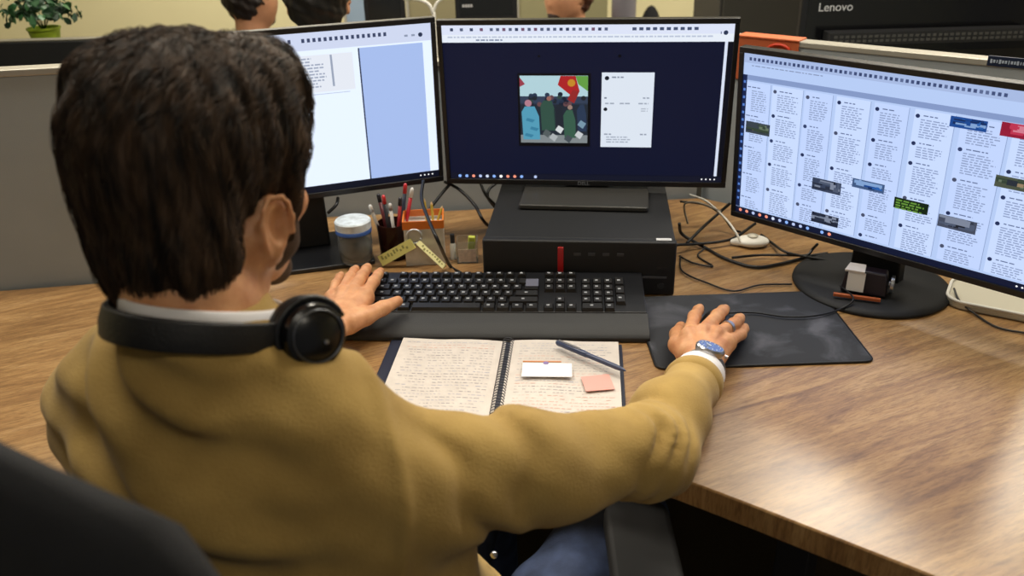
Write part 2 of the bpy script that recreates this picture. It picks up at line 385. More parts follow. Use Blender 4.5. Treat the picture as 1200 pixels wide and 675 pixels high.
def top_bar(s, u0=0, u1=1, dark='5b6a85', vs=(.028, .075)):
    u = u0+.02
    while u < u1-.10:
        wd = R.choice((.008, .01, .014)); s.q(u, vs[0], u+wd*.8, vs[0]+.014, 2, R.choice((dark, '7a4a50', '3b4a78', '6a7288'))); u += .022 if R.random() < .8 else .05
    s.text(u0+.01, vs[1]-.01, u1-.12, vs[1]-.005, 2, 'a9b4cc', 1, .008)
def taskbar(s, v=.962, n=11, u0=.02, dark='070d1e'):
    s.q(0, v, 1, 1, 2.5, dark)
    for i in range(n):
        if R.random() < .85: s.disc(u0+i*.026, (v+1)/2, .0060, 4, R.choice(('d8e4ff', 'ffffff', '8fb8ff', 'ff9d80', 'b8c8f0')))
    for i in range(4): s.disc(.93+i*.015, (v+1)/2, .003, 4, 'ffffff')
def draw_left(s):
    s.q(0, 0, 1, 1, 1, 'e2eeff', 1.1); s.q(0, 0, 1, .105, 2, 'd5def7', .95)
    u = .42
    while u < .84: s.q(u, .035, u+.010, .058, 3, '3c4766'); u += .0185 if u > .55 else .045
    for u in (.905, .93): s.q(u, .06, u+.012, .072, 3, '8d98b0')
    s.disc(.962, .066, .008, 3, '28334e')
    s.q(.10, .135, .72, .36, 2, 'eef3fd', .93); s.text(.44, .15, .63, .34, 3, 'a3aec6', .9, .019)
    s.q(.643, .14, .650, .33, 3, 'a9b5cd', .8)
    s.q(.40, .37, .70, .374, 3, 'b7c2da')
    s.q(.74, .115, .745, .955, 3, '35405c', .8); s.q(.745, .115, .968, .955, 2, 'b0c8fa', .9)
    taskbar(s, .955, 9, .03)
def draw_mid(s):
    s.q(0, 0, 1, .105, 1, 'dfe6fa', .98); s.q(0, .058, 1, .105, 2, 'eaf1fb', .98)
    u = .03
    while u < .58: s.q(u, .018, u+.011, .036, 3, R.choice(('55607c', '36415f', '70506a'))); u += .022 if u > .15 else .035
    u = .66
    while u < .88: s.q(u, .018, u+.014, .036, 3, '44506e'); u += .023
    s.text(.02, .068, .93, .074, 3, 'b9c3d8', 1, .02, False); s.text(.12, .086, .25, .092, 3, '7f8ba6', 1, .02)
    s.disc(.972, .052, .008, 3, '2b3652'); s.q(.955, .045, .958, .06, 3, '5b6784')
    s.q(.972, .105, .982, .96, 1, 'dfe8fb', .95)
    s.q(0, .105, .972, .96, 1, '0d1430', .8)
    taskbar(s, .962, 12, .035, '101426')
    # the photograph shown on the page: a crowd under two flags
    s.q(.262, .295, .522, .77, 2, '05060c', .8)
    u0, v0, u1, v1 = .270, .310, .512, .745; w, h = u1-u0, v1-v0
    X = lambda a: u0+w*a; Y = lambda a: v0+h*a
    s.q(u0, v0, u1, v1, 3, 'b9dbe4', .9)
    s.q(X(0), Y(.30), X(1), Y(.42), 4, '39465e', .8)
    s.q(X(0), Y(.40), X(1), Y(1), 4, '262f3b', .8)
    s.q(X(.0), Y(.88), X(1), Y(1), 5, '8d9598', .8)
    for i in range(24):
        a = R.random()*.96; c = R.choice(('1a2233', '2b3a52', '334a44', '6a4a4e', '20262c'))
        s.disc(X(a+.02), Y(R.uniform(.27, .42)), .009, 6, c, .9)
    for (a, b_, wd, ht, c) in ((.02, .45, .26, .5, '58a6c4'), (.30, .36, .22, .45, '35564a'), (.50, .42, .14, .4, '232a35'), (.64, .50, .18, .42, '3b6250'), (.84, .42, .14, .4, '2c3d58')):
        s.poly([(X(a), Y(b_+.08)), (X(a+.05), Y(b_)), (X(a+wd*.75), Y(b_)), (X(a+wd), Y(b_+.15)), (X(a+wd*1.05), Y(b_+ht)), (X(a+.02), Y(b_+ht))][::-1], 7, c, .85)
    s.disc(X(.12), Y(.40), .013, 8, 'b88292', .9); s.disc(X(.43), Y(.33), .009, 8, '9a6a60', .9); s.disc(X(.74), Y(.46), .009, 8, 'a08478', .9)
    for a, b_ in ((.10, .62), (.16, .75), (.08, .85)): s.poly([(X(a), Y(b_)), (X(a+.12), Y(b_+.03)), (X(a+.08), Y(b_+.07)), (X(a-.02), Y(b_+.04))][::-1], 8, '3f8cae', .8)
    for a, b_, c in ((.57, .78, 'e3e8ea'), (.38, .84, '5a6466'), (.70, .92, '49535a'), (.86, .86, 'd5dadd'), (.48, .90, 'b9bfc2'), (.9, .7, '7fa0b4')): s.poly([(X(a), Y(b_-.05)), (X(a+.08), Y(b_)), (X(a+.03), Y(b_+.08)), (X(a-.05), Y(b_+.02))][::-1], 8, c, .85)
    s.poly([(X(.60), Y(.0)), (X(.82), Y(.0)), (X(.88), Y(.22)), (X(.80), Y(.32)), (X(.56), Y(.13))][::-1], 9, 'b8262a', .85)
    s.poly([(X(.82), Y(.0)), (X(1), Y(.0)), (X(1), Y(.22)), (X(.86), Y(.12))][::-1], 9, '6aa84a', .85)
    s.disc(X(.76), Y(.10), .014, 10, 'd8962e', .8); s.poly([(X(.88), Y(.22)), (X(.80), Y(.40)), (X(.70), Y(.34)), (X(.78), Y(.2))][::-1], 10, '9d2b2c', .85)
    s.poly([(X(0), Y(.02)), (X(.08), Y(.12)), (X(0), Y(.16))][::-1], 9, 'a04050', .9)
    # the caption card
    s.q(.560, .290, .742, .770, 3, 'e2ebf7', .95)
    s.disc(.578, .325, .008, 4, '111824'); s.text(.595, .315, .64, .33, 4, '8b95a8', .9, .02); s.text(.57, .445, .58, .45, 4, '6b7588', .9, .02); s.text(.705, .445, .73, .45, 4, 'a0aabc', .9, .02)
    for u in (.573, .625, .69): s.text(u, .48, u+.035, .49, 4, 'a5afc0', .9, .02, False)
    s.disc(.575, .522, .007, 4, '111824'); s.text(.70, .515, .728, .535, 4, 'b5becd', .9, .014)
    s.text(.572, .68, .61, .69, 4, '98a2b4', .9, .02); s.text(.70, .68, .728, .69, 4, '98a2b4', .9, .02); s.text(.58, .70, .68, .745, 4, 'a8b2c4', .9, .016)
    s.disc(.34, .19, .005, 2, '03040a'); s.disc(.62, .19, .006, 2, '03040a')
def draw_right(s):
    s.q(0, 0, 1, 1, 1, 'b7cdf6', 1.0); s.q(0, 0, 1, .055, 2, 'b0c4ee', .9)
    u = .02
    while u < .80: s.q(u, .022, u+.009, .040, 3, R.choice(('41507a', '33426b', '5b6a92'))); u += .0155
    s.text(.03, .066, .30, .078, 3, '8d9cc0', .9, .012)
    s.q(0, .125, 1, .155, 2, '8fa5d6', .85)
    s.q(0, .125, .016, .96, 3, '14244e', .9)
    for i in range(17): s.q(.004, .16+i*.046, .012, .175+i*.046, 4, '5a86d8', .9)
    cols = [(.02, .10), (.115, .215), (.23, .315), (.335, .435), (.455, .55), (.575, .68), (.705, .82), (.84, .95)]
    for ci, (a, b_) in enumerate(cols):
        s.q(a-.004, .165, b_+.004, .95, 2, 'c6d8fc' if ci % 2 else 'bfd2fa', 1.05)
        s.q(b_+.004, .165, b_+.006, .95, 3, '9db2de', .85)
        v = .19
        while v < .93:
            if ci: s.disc(a+.006, v+.008, .0065, 4, R.choice(('223058', '31406a', '49506a')))
            s.text(a+(.022 if ci else 0), v, b_-.03, v+.012, 4, '6a7aa2', .85, .013); hgt = R.uniform(.05, .16)
            s.text(a+.016, v+.022, b_-.008, min(v+.02+hgt, .945), 4, '98a9d0', .87, .013); v += hgt+.05
    def pic(u0, v0, u1, v1, c, kind=0):
        s.q(u0, v0, u1, v1, 5, c, .85); n = 14
        for i in range(n):
            a, b_ = R.uniform(u0, u1-.012), R.uniform(v0, v1-.02)
            s.q(a, b_, a+R.uniform(.004, (u1-a)), b_+R.uniform(.005, (v1-b_)*.6), 6+i*.2, R.choice(PAL[kind]), .8)
    PAL = [('2b3448', '55617a', '8a94aa', '1c2230'), ('1b4f9e', '2f6cc0', '8fb4e8', '0f2f66'), ('a01c3c', 'd23a5a', '6e1430', 'e88aa0'), ('3a4a3c', '70806a', 'a89070', '2c3440')]
    def P(px0, py0, px1, py1): a = ruv(px0, py0); b_ = ruv(px1, py1); return a[0], a[1], b_[0], b_[1]
    pic(*P(1115, 135, 1156, 155), '1b4f9e', 1); pic(*P(1175, 142, 1205, 164), 'a01c3c', 2); pic(*P(875, 141, 902, 160), '3c4650', 3)
    pic(*P(953, 207, 985, 229), '3a4660', 0); pic(*P(1000, 208, 1036, 227), '46608c', 1); pic(*P(952, 247, 982, 267), '20283c', 0)
    pic(*P(1101, 250, 1143, 275), '4a5266', 0); pic(*P(1168, 204, 1206, 226), '505848', 3)
    u0, v0, u1, v1 = P(1049, 230, 1087, 252); s.q(u0, v0, u1, v1, 5, '0d2412', .9)
    for k in range(4): s.text(u0+.006, v0+.010+k*(v1-v0)*.24, u1-.006, v0+.012+k*(v1-v0)*.24, 6, '7fb84a', .6, .02)
    taskbar(s, .962, 14, .02, '0a1430')
RM = dict(front=Vector((.6129, 1.3311, .0758)), yaw=-.8198, tilt=-.0655)
def ruv(px, py):
    L = Matrix.Translation(RM['front']) @ Matrix.Rotation(RM['yaw'], 4, 'Z') @ Matrix.Rotation(-RM['tilt'], 4, 'X'); Li = L.inverted()
    o = Li @ CAM; d = Li.to_3x3() @ ray(px, py); p = o+d*((.0035-o.y)/d.y); sw = W_-.018; sh = sw*.5625
    return p.x/sw+.5, 1-(p.z-(H_-.01-sh))/sh
PCL = Vector((.1176, 1.3650, 0)); PCY = -.1105
monitor('middle monitor standing on the black desktop computer, dark page with a photo open', (.151, 1.600, .1025), (.1478, 1.6249-.01, .1153), -.1330, -.0298, draw_mid, 'square', -.1468)
monitor('left monitor half hidden by the man’s head, showing a pale page'.replace('’', "'"), (-.405, 1.575, 0), (-.3935, 1.5622, .121), .3294, -.031, draw_left, 'black', .25, None)
monitor('right monitor on a round base, showing columns of posts', (.640, 1.368, 0), RM['front'], RM['yaw'], RM['tilt'], draw_right, 'round', -.82, None)

# ------------------------------------------------------------------ desktop computer
t = thing('desktop_computer', 'flat black desktop computer with a red stripe, under the middle monitor', 'computer', PCL, PCY)
obj('case', bx((0, .205, .051), (.334, .376, .100)), BLKM, t, bevel=.002)
b = NB(); vs = box(b, (0, .009, .0515), (.338, .018, .101)); obj('front_panel', b, mat('charcoal front', '141519', .55, bump=.3, bscale=1200), t, bevel=.003)
obj('red_stripe', bx((-.048+.017, -.001, .060), (.010, .004, .062)), RED, t, bevel=.001)
obj('drive_slot', bx((.072, -.0006, .036), (.165, .003, .0035)), mat('slot grey', '4a4b50', .4), t)
b = NB()
for i in range(4): box(b, (-.002+i*.025, -.0006, .078), (.012, .002, .005))
obj('port', b, mat('port grey', '3c3d42', .4), t)
b = NB(); lathe(b, [(0, 0), (.006, 0), (.006, .003), (0, .003)], 16, (.145, 0, .02), Matrix.Rotation(math.pi/2, 4, 'X')); obj('power_button', b, DGREY, t)
obj('badge', bx((.147, .012, .1027), (.026, .010, .0008)), mat('silver badge', 'c9cacc', .4), t)
b = NB()
for i in range(3): box(b, (.148, -.0005, .05+i*.002), (.02, .001, .0006))
obj('vent_marks', b, DGREY, t)
for x, y in ((-.14, .04), (.14, .04), (-.14, .36), (.14, .36)): obj('foot', bx((x, y, .0008), (.02, .02, .0016)), BLKM, t)

# ------------------------------------------------------------------ keyboard
KX, KY, KYAW = -.0335, 1.199, -.068
t = thing('keyboard', 'wide black keyboard with palm rest in front of the desktop computer', 'keyboard', (KX, KY, 0), KYAW)
b = NB(); n = 10; prof = [(.0, .006), (.006, .011), (.06, .016), (.075, .018), (.215, .030), (.220, .028), (.220, .004), (0, .001)]
def extr(b, prof, x0, x1):
    a = [b.verts.new((x0, y, z)) for y, z in prof]; c = [b.verts.new((x1, y, z)) for y, z in prof]; m = len(prof)
    b.faces.new(a); b.faces.new(c[::-1])
    for i in range(m): b.faces.new((a[i], c[i], c[(i+1) % m], a[(i+1) % m]))
extr(b, [(.053, .004), (.053, .0275), (.168, .0455), (.172, .044), (.172, .020), (.150, .016)], -.25, .25); obj('body', b, BLK, t, bevel=.0015)
b = NB(); extr(b, [(.0, .001), (.0, .008), (.006, .014), (.030, .022), (.052, .0270), (.052, .002)], -.252, .252); obj('palm_rest', b, mat('grey black palm rest', '2b2c2e', .6, bump=.3, bscale=900), t, bevel=.0015)
KEYM = mat('key black', '111114', .42); LEG = mat('white key legend', '9da1a8', .5)
slope = math.atan2(.018, .115)
for sx in (-1, 1): obj('riser_foot', bx((sx*.21, .150, .0095), (.03, .012, .018)), BLKM, t)
def keymesh(w, d, leg=True):
    bm = NB(); vs = box(bm, (0, 0, .0028), (w-.0022, d-.0022, .0062))
    for v in vs:
        if v.co.z > .003: v.co.x *= (w-.0062)/(w-.0022); v.co.y = v.co.y*(d-.0058)/(d-.0022)+.0006
    if leg: box(bm, (-.001, .0015, .0061), (min(.005, w*.3), .0035, .0003), mi=1)
    me = bpy.data.meshes.new('key'); bmesh.ops.recalc_face_normals(bm, faces=bm.faces[:]); bm.to_mesh(me); bm.free(); me.materials.append(KEYM); me.materials.append(LEG); return me
KM = {}
def key(x, y, w=1, d=1, name='key', leg=True):
    kk = (w, d, leg)
    if kk not in KM: KM[kk] = keymesh(.019*w, .019*d, leg)
    o = bpy.data.objects.new(name, KM[kk]); COL.objects.link(o); o.parent = t
    y = .0625+(y-.096)*.95; o.location = (x, y, .0279+(y-.053)*math.tan(slope)); o.rotation_euler = (slope, 0, 0)
kx0 = -.212; u = .019
rows = [(.184, [1]*13+[2]), (.165, [1.5]+[1]*12+[1.5]), (.146, [1.75]+[1]*11+[2.25]), (.127, [2.25]+[1]*10+[2.75]), (.108, [1.25, 1.25, 1.25, 6.25, 1.25, 1.25, 1.25, 1.25])]
cnt = 0
for y, ws in rows:
    x = kx0
    for w_ in ws: key(x+w_*u/2, y-.012, w_, 1, leg=w_ < 6); x += w_*u
for i in range(13): key(kx0+.0095+(i+(.9 if i > 0 else 0)+(.1*(i//4)))*u*.97+.0, .195, .92, .72, 'function_key')
nx = kx0+15.35*u
for i in range(3):
    key(nx+.0095+i*u, .195, 1, .72, 'navigation_key')
    for r in range(2): key(nx+.0095+i*u, .172-r*u, 1, 1, 'navigation_key')
key(nx+.0095+u, .115, 1, 1, 'arrow_key'); [key(nx+.0095+i*u, .096, 1, 1, 'arrow_key') for i in range(3)]
px_ = nx+3.3*u
for r in range(4):
    for i in range(3): key(px_+.0095+i*u, .172-r*u, 1, 1, 'number_key')
key(px_+u, .096, 2, 1, 'number_key'); key(px_+.0095+2*u, .096, 1, 1, 'number_key')
for r in range(3): key(px_+.0095+3*u, .172-r*u*1.4, 1, 1.35, 'number_key')
obj('corner_key', bx((0, 0, .001), (.022, .022, .002)), mat('pale grey sticker', '5d5f70', .5), t, (.060, .125, .0455), (slope, 0, 0), bevel=.0005)

# ------------------------------------------------------------------ mouse mat and mouse
MX, MY = .3785, 1.222
t = thing('mouse_mat', 'dark grey mouse mat printed with a faded world map', 'mouse mat', (MX, MY, 0), .012)
b = NB(); prism(b, rrect(.328, .236, .012), 0, .0035)
m = bpy.data.materials.new('map print'); m.use_nodes = True; nt = m.node_tree; bs = nt.nodes['Principled BSDF']; bs.inputs['Roughness'].default_value = .75
tc = nt.nodes.new('ShaderNodeTexCoord'); no = nt.nodes.new('ShaderNodeTexNoise'); no.inputs['Scale'].default_value = 13; no.inputs['Detail'].default_value = 7; no.inputs['Distortion'].default_value = .5
nt.links.new(tc.outputs['Object'], no.inputs['Vector']); r = nt.nodes.new('ShaderNodeValToRGB'); e = r.color_ramp.elements
e[0].position = .50; e[0].color = hexc('25272d'); e[1].position = .70; e[1].color = hexc('54555e'); k = e.new(.56); k.color = hexc('33353c')
nt.links.new(no.outputs['Fac'], r.inputs['Fac']); nt.links.new(r.outputs['Color'], bs.inputs['Base Color'])
obj('mat_sheet', b, m, t, bevel=.0008)
b = NB(); rr = rrect(.330, .238, .013); tube(b, [(x, y, .002) for x, y in rr]+[(rr[0][0], rr[0][1], .002)], .0021, 6); obj('stitched_edge', b, CABLE, t, smooth=True)
mp = U(838, 384, .02)
f = Field((-.05, -.08, -.01), (.05, .08, .06), .0025); f.ell((0, 0, .006), (.031, .058, .030), k=.004); f.half((0, 0, .001), (0, 0, -1), .002)
mo = npobj('computer_mouse', f.mesh(1), BLK, None, (0, 0, 0)); mo.location = (mp.x+.006, mp.y, .0045+Z0); mo.rotation_euler = (0, 0, -.15)
tag(mo, "black computer mouse under the man's right hand", 'mouse')
def cable(name, label, pts, r=.0022, m=CABLE, cat='cable', n=8):
    P = [Vector(p) for p in pts]; o0 = P[0].copy(); o0.z = 0
    b = NB(); tube(b, [p-o0 for p in spline(P, n)], r, 8); o = obj(name, b, m, None, o0, smooth=True); return tag(o, label, cat)
c0 = Vector((mp.x+.01, mp.y+.06, .013))
cable('mouse_cable', 'thin black mouse cable curving over the mat to the round base', [c0, U(880, 366, .008), U(920, 371, .008), U(955, 370, .008), U(985, 362, .008), U(1000, 350, .0215), U(985, 335, .0225)], .0016)
cable('thin_cable', 'thin black cable on the bare desk right of the computer', [U(797, 300, .006), U(800, 318, .004), U(830, 332, .004), U(860, 341, .004), U(890, 334, .004), U(928, 333, .004)], .0017)

# ------------------------------------------------------------------ notebook, card, pen
NX, NY, NA = -.018, 1.082, math.radians(-5.5)
t = thing('notebook', 'open spiral notebook with handwritten pages in front of the keyboard', 'notebook', (NX, NY, 0), NA)
obj('cover', bx((-.006, 0, .0015), (.372, .222, .003)), mat('navy cover', '1b2136', .5), t, bevel=.001)
def page(sx, w, h, z, name):
    b = NB(); nx_ = 12
    rows_ = []
    for i in range(nx_+1):
        q = i/nx_; x = sx*(.004+w*q); zz = z+.004*math.sin(math.pi*min(1, q*1.6))*.6+.0035*q*q*(1 if sx < 0 else .4)
        rows_.append((x, zz))
    vt = [[b.verts.new((x, y, zz)) for x, zz in rows_] for y in (-h/2, h/2)]; vb = [[b.verts.new((x, y, z-.0032)) for x, zz in rows_] for y in (-h/2, h/2)]
    for i in range(nx_):
        b.faces.new((vt[0][i], vt[0][i+1], vt[1][i+1], vt[1][i])); b.faces.new((vb[0][i], vb[1][i], vb[1][i+1], vb[0][i+1]))
        for k in (0, 1): b.faces.new((vt[k][i], vb[k][i], vb[k][i+1], vt[k][i+1]))
    for i in (0, nx_): b.faces.new((vt[0][i], vt[1][i], vb[1][i], vb[0][i]))
    # handwriting: short ink strokes in the sheet
    for ln in range(26):
        y = h/2-.012-ln*.0078
        if y < -h/2+.008: break
        x = .016
        ink = R.choice((1, 1, 1, 2, 3)) if sx < 0 else R.choice((1, 1, 3, 2))
        while x < w-.008-R.random()*.02:
            wd = R.uniform(.002, .008)
            if R.random() < .82:
                q = (x+wd/2)/w; zz = z+.004*math.sin(math.pi*min(1, q*1.6))*.6+.0035*q*q*(1 if sx < 0 else .4)+.0004
                vs = [b.verts.new((sx*(.004+xx), y+yy, zz)) for xx, yy in ((x, -.0005), (x+wd, R.uniform(-.0008, .0008)), (x+wd, .0005+R.uniform(0, .0006)), (x, .0006))]
                fc = b.faces.new(vs); fc.material_index = ink
            x += wd+.0022
    me = obj(name, b, [PAPER, mat('grey ink line', '9d9aa2', .7), mat('pink ink line', 'd9a79a', .7), mat('blue ink line', 'a6a9bd', .7)], t); return me
page(-1, .166, .212, .007, 'left_page'); page(1, .170, .216, .008, 'right_page')
b = NB()
for i in range(30):
    y = -.104+i*.0072; tube(b, [(.0085*math.cos(a), y+.0012*a/3, .008+.0065*math.sin(a)) for a in np.linspace(-.3, math.pi+.3, 9)], .0008, 5)
obj('spiral_binding', b, mat('dark wire', '5a5c62', .35, metal=.8), t, smooth=True)
cp = U(641, 434, .014); tg = thing('note_card', 'small white card lying on the right page of the notebook', 'card', (cp.x, cp.y, .0147), math.radians(-4))
obj('card_sheet', bx((0, 0, 0), (.074, .038, .0006)), mat('card white', 'f2f2f6', .6), tg)
b = NB(); lathe(b, [(0, 0), (.0042, 0), (.0042, .0006), (0, .0006)], 14, (-.002, .019, .0004)); obj('clip_mark', b, mat('purple spot', '8a78b0', .5), tg)
b = NB(); box(b, (-.008, .0235, .0002), (.058, .0022, .0012)); obj('orange_strip', b, mat('orange strip', 'd98a4a', .5), tg)
sp = U(700, 447, .012); st = obj('pink_smudge', bx((0, 0, 0), (.042, .040, .0006)), mat('pink mark', 'e6a49b', .7), None, (sp.x, sp.y-.004, .0122), (0, 0, .1)); tag(st, 'pink smudge on the right page below the pen', 'smudge')  # thin sheet stands for a pink smudge on the page, no paper note
# pen from upper left to lower right
pa, pb = U(652, 403, .018), U(733, 441, .012); d_ = pb-pa; Lp = d_.length
t = thing('pen', 'blue grey ballpoint pen lying across the notebook corner', 'pen', (pa.x, pa.y, .0155), math.atan2(d_.y, d_.x))
rx = Matrix.Rotation(math.pi/2, 4, 'Y'); PENB = mat('slate blue pen', '434d6c', .35)
b = NB(); lathe(b, [(0, 0), (.003, .0005), (.0046, .004), (.0048, Lp*.45), (.0044, Lp*.46)], 16, rot=rx); obj('cap', b, mat('pen cap blue', '3a4566', .3), t, (0, 0, .0058), smooth=True)
b = NB(); lathe(b, [(.0040, Lp*.45), (.0040, Lp*.88), (.0028, Lp*.96), (.0008, Lp), (0, Lp+.001)], 16, rot=rx); obj('barrel', b, PENB, t, (0, 0, .0058), smooth=True)
obj('clip', bx((Lp*.2, 0, .0115), (Lp*.32, .0022, .0012)), STEEL, t)

# ------------------------------------------------------------------ pen pots, notes and boxes left of the computer
CLEAR = mat('clear plastic', 'e8eef0', .12, trans=.93)
jp = Vector((-.300, 1.520, .010)); t = thing('glass_jar', "squat clear jar with a blue and white lid above the man's left hand", 'jar', jp)
b = NB(); lathe(b, [(0, 0), (.028, 0), (.031, .004), (.033, .03), (.033, .058), (.030, .066), (.028, .066), (.031, .056), (.031, .03), (.029, .006), (0, .004)], 32); obj('glass_body', b, CLEAR, t, smooth=True)
b = NB(); lathe(b, [(0, .0045), (.027, .0045), (.0295, .012), (.0295, .040), (0, .044)], 24); obj('contents', b, mat('dark sweets', '4b453d', .6, noise=.5, nscale=120), t, smooth=True)
b = NB(); lathe(b, [(.0345, .060), (.0345, .068), (.033, .068)], 32); obj('lid_band', b, mat('lid blue', '2d4f8e', .4), t, smooth=True)
b = NB(); lathe(b, [(.0342, .068), (.0345, .082), (.032, .0845), (0, .085)], 32); obj('lid', b, mat('lid pale', 'ccd6dd', .4, noise=.25, nscale=60), t, auto=40)
hp = U(463, 302, 0); t = thing('pen_pot', 'brown pen pot crammed with pens beside the jar', 'pen pot', (hp.x, hp.y+.01, 0))
b = NB(); lathe(b, [(0, 0), (.027, 0), (.029, .004), (.031, .072), (.0295, .072), (.0275, .004), (0, .004)], 28); obj('pot_wall', b, mat('smoky brown plastic', '3a1d17', .25, trans=.35), t, auto=40)
pens = [((-.022, .0), (-.040, -.006, .105), 'a79e92', 'beige pencil leaning out of the left side of the pen pot'), ((-.012, .01), (-.026, .02, .118), '5c2226', 'dark red pen with a white cap in the pen pot'), ((-.004, -.01), (-.012, -.008, .125), '1e1f24', 'black pen standing in the pen pot'),
        ((.003, .008), (-.004, .014, .100), 'd8d4cc', 'short white pen in the middle of the pen pot'), ((.006, -.008), (.020, -.004, .118), '8f1d20', 'red pen leaning right in the pen pot'), ((.012, .006), (.030, .012, .140), '1c2233', 'tall dark pen with a bright tip in the pen pot'), ((.016, -.002), (.044, .0, .135), 'b3232c', 'bright red pencil leaning far right in the pen pot')]
for i, (bp, tp, c, lb) in enumerate(pens):
    o = thing('pen', lb, 'pen', (hp.x+bp[0]*.7, hp.y+.01+bp[1], .006)); v = Vector(tp)-Vector((bp[0]*.7, bp[1], 0)); m_ = mat('pen %s' % c, c, .35)
    b = NB(); tube(b, [v*0, v*.86], .0036, 12); obj('barrel', b, m_, o, smooth=True)
    b = NB(); tube(b, [v*.86, v*.97, v], [.0040, .0038, .002], 12); obj('cap', b, mat('pen cap %d' % (i % 3), ['d9d6d0', '222228', 'c42f33'][i % 3], .35), o, smooth=True)
op = U(498, 312, 0); t = thing('paper_holder', 'white paper holder with an orange rim between pen pot and computer', 'holder', (op.x, op.y+.035, 0), .05)
b = NB()
for c, s in (((0, -.03, .04), (.075, .002, .078)), ((0, .03, .04), (.075, .002, .078)), ((-.0365, 0, .04), (.002, .06, .078)), ((.0365, 0, .04), (.002, .06, .078)), ((0, 0, .001), (.075, .06, .002))): box(b, c, s)
obj('holder_wall', b, mat('milky plastic', 'cfcdc6', .3, noise=.15, nscale=40), t)
b = NB()
for c, s in (((0, -.0312, .084), (.078, .003, .016)), ((0, .0312, .084), (.078, .003, .016)), ((-.038, 0, .084), (.003, .06, .016)), ((.038, 0, .084), (.003, .06, .016))): box(b, c, s)
obj('orange_rim', b, mat('orange plastic', 'd9782a', .4), t)
obj('paper_stack', bx((0, 0, .038), (.068, .054, .07)), PAPER, t)
b = NB(); tube(b, [(-.018+.014*math.cos(a), -.033, .062+.014*math.sin(a)) for a in np.linspace(0, 6.0, 22)], .0024, 6); obj('wire_loop', b, mat('pale wire', 'c9ccd0', .3, metal=.6), t, smooth=True)
for i, (x, dx, ln) in enumerate(((.006, -.002, .125), (.018, -.001, .118), (.026, .012, .108))):
    o = thing('pencil', ['thin yellow pencil, left one of three in the orange rimmed holder', 'thin yellow pencil, middle one of three in the orange rimmed holder', 'yellow pencil leaning right out of the orange rimmed holder'][i], 'pencil', (op.x+x, op.y+.040, .0765), group=None)
    v = Vector((dx, 0, ln-.0765)); b = NB(); tube(b, [v*0, v*.86], .0028, 6); obj('shaft', b, mat('pencil yellow', 'd8c050', .4), o)
    b = NB(); tube(b, [v*.86, v], [.0028, .0004], 6); obj('point', b, mat('pencil wood', 'd9b98a', .6), o)
def strip(px0, py0, px1, py1, wd, c, lb, nm='sticky_note_pad', z0=.012, z1=.05):
    a, b_ = U(px0, py0, z0), U(px1, py1, z1); b_ = Vector((b_.x, b_.y-.0, b_.z)); v = b_-a; L_ = v.length; v.normalize()
    vw = (CAM-a).normalized(); up_ = v.cross(vw).normalized(); nn = up_.cross(v)
    mt = Matrix((v, nn, up_)).transposed().to_4x4(); e_ = mt.to_euler()
    b = NB(); box(b, (L_/2, 0, 0), (L_, .006, wd))
    for i in range(9): box(b, (L_*(.1+i*.09), (-.0031 if nn.dot(vw) < 0 else .0031), R.uniform(-.2, .2)*wd), (L_*.05, .0002, wd*R.uniform(.2, .5)), mi=1)
    o = obj(nm, b, [mat('pad '+c, c, .7), mat('pad print', '8c8a4e', .7)], None, a, e_); return tag(o, lb, 'note pad')
strip(446, 306, 484, 285, .021, 'cfc878', 'pale yellow note pad leaning up to the right beside the keyboard')
strip(521, 313, 490, 284, .010, 'e6e0a4', 'narrow cream note pad slanting down to the right beside the yellow pad', 'index_tab_pad')
bp = U(550, 308, 0); t = thing('clear_box', 'small clear plastic box with a pale label left of the computer', 'box', (bp.x-.003, bp.y+.016, 0), 0)
b = NB()
for c, s in (((0, -.018, .022), (.040, .0015, .044)), ((0, .018, .022), (.040, .0015, .044)), ((-.0195, 0, .022), (.0015, .036, .044)), ((.0195, 0, .022), (.0015, .036, .044)), ((0, 0, .001), (.040, .036, .0015))): box(b, c, s)
obj('box_wall', b, CLEAR, t); obj('label_sheet', bx((0, -.0196, .017), (.034, .0008, .026)), mat('pinkish label', 'cdbfb4', .6, noise=.2, nscale=150), t)
o = obj('eraser', bx((0, 0, .028), (.014, .010, .034)), mat('lime eraser', 'b9c04c', .5), None, (bp.x+.003, bp.y+.018, .0035), (0, .08, 0), bevel=.002); tag(o, 'lime green stick of eraser standing in the clear box', 'eraser')
b = NB(); lathe(b, [(0, 0), (.006, 0), (.006, .03), (.004, .034), (0, .034)], 16); lathe(b, [(.0045, .034), (.0045, .052), (0, .053)], 16, mi=1)
mk = U(531, 308, 0); o = obj('glue_tube', b, [WHITE, mat('dark cap', '25262c', .4)], None, (mk.x, mk.y+.02, 0), auto=40); tag(o, 'short white tube with a dark cap between paper holder and clear box', 'tube')
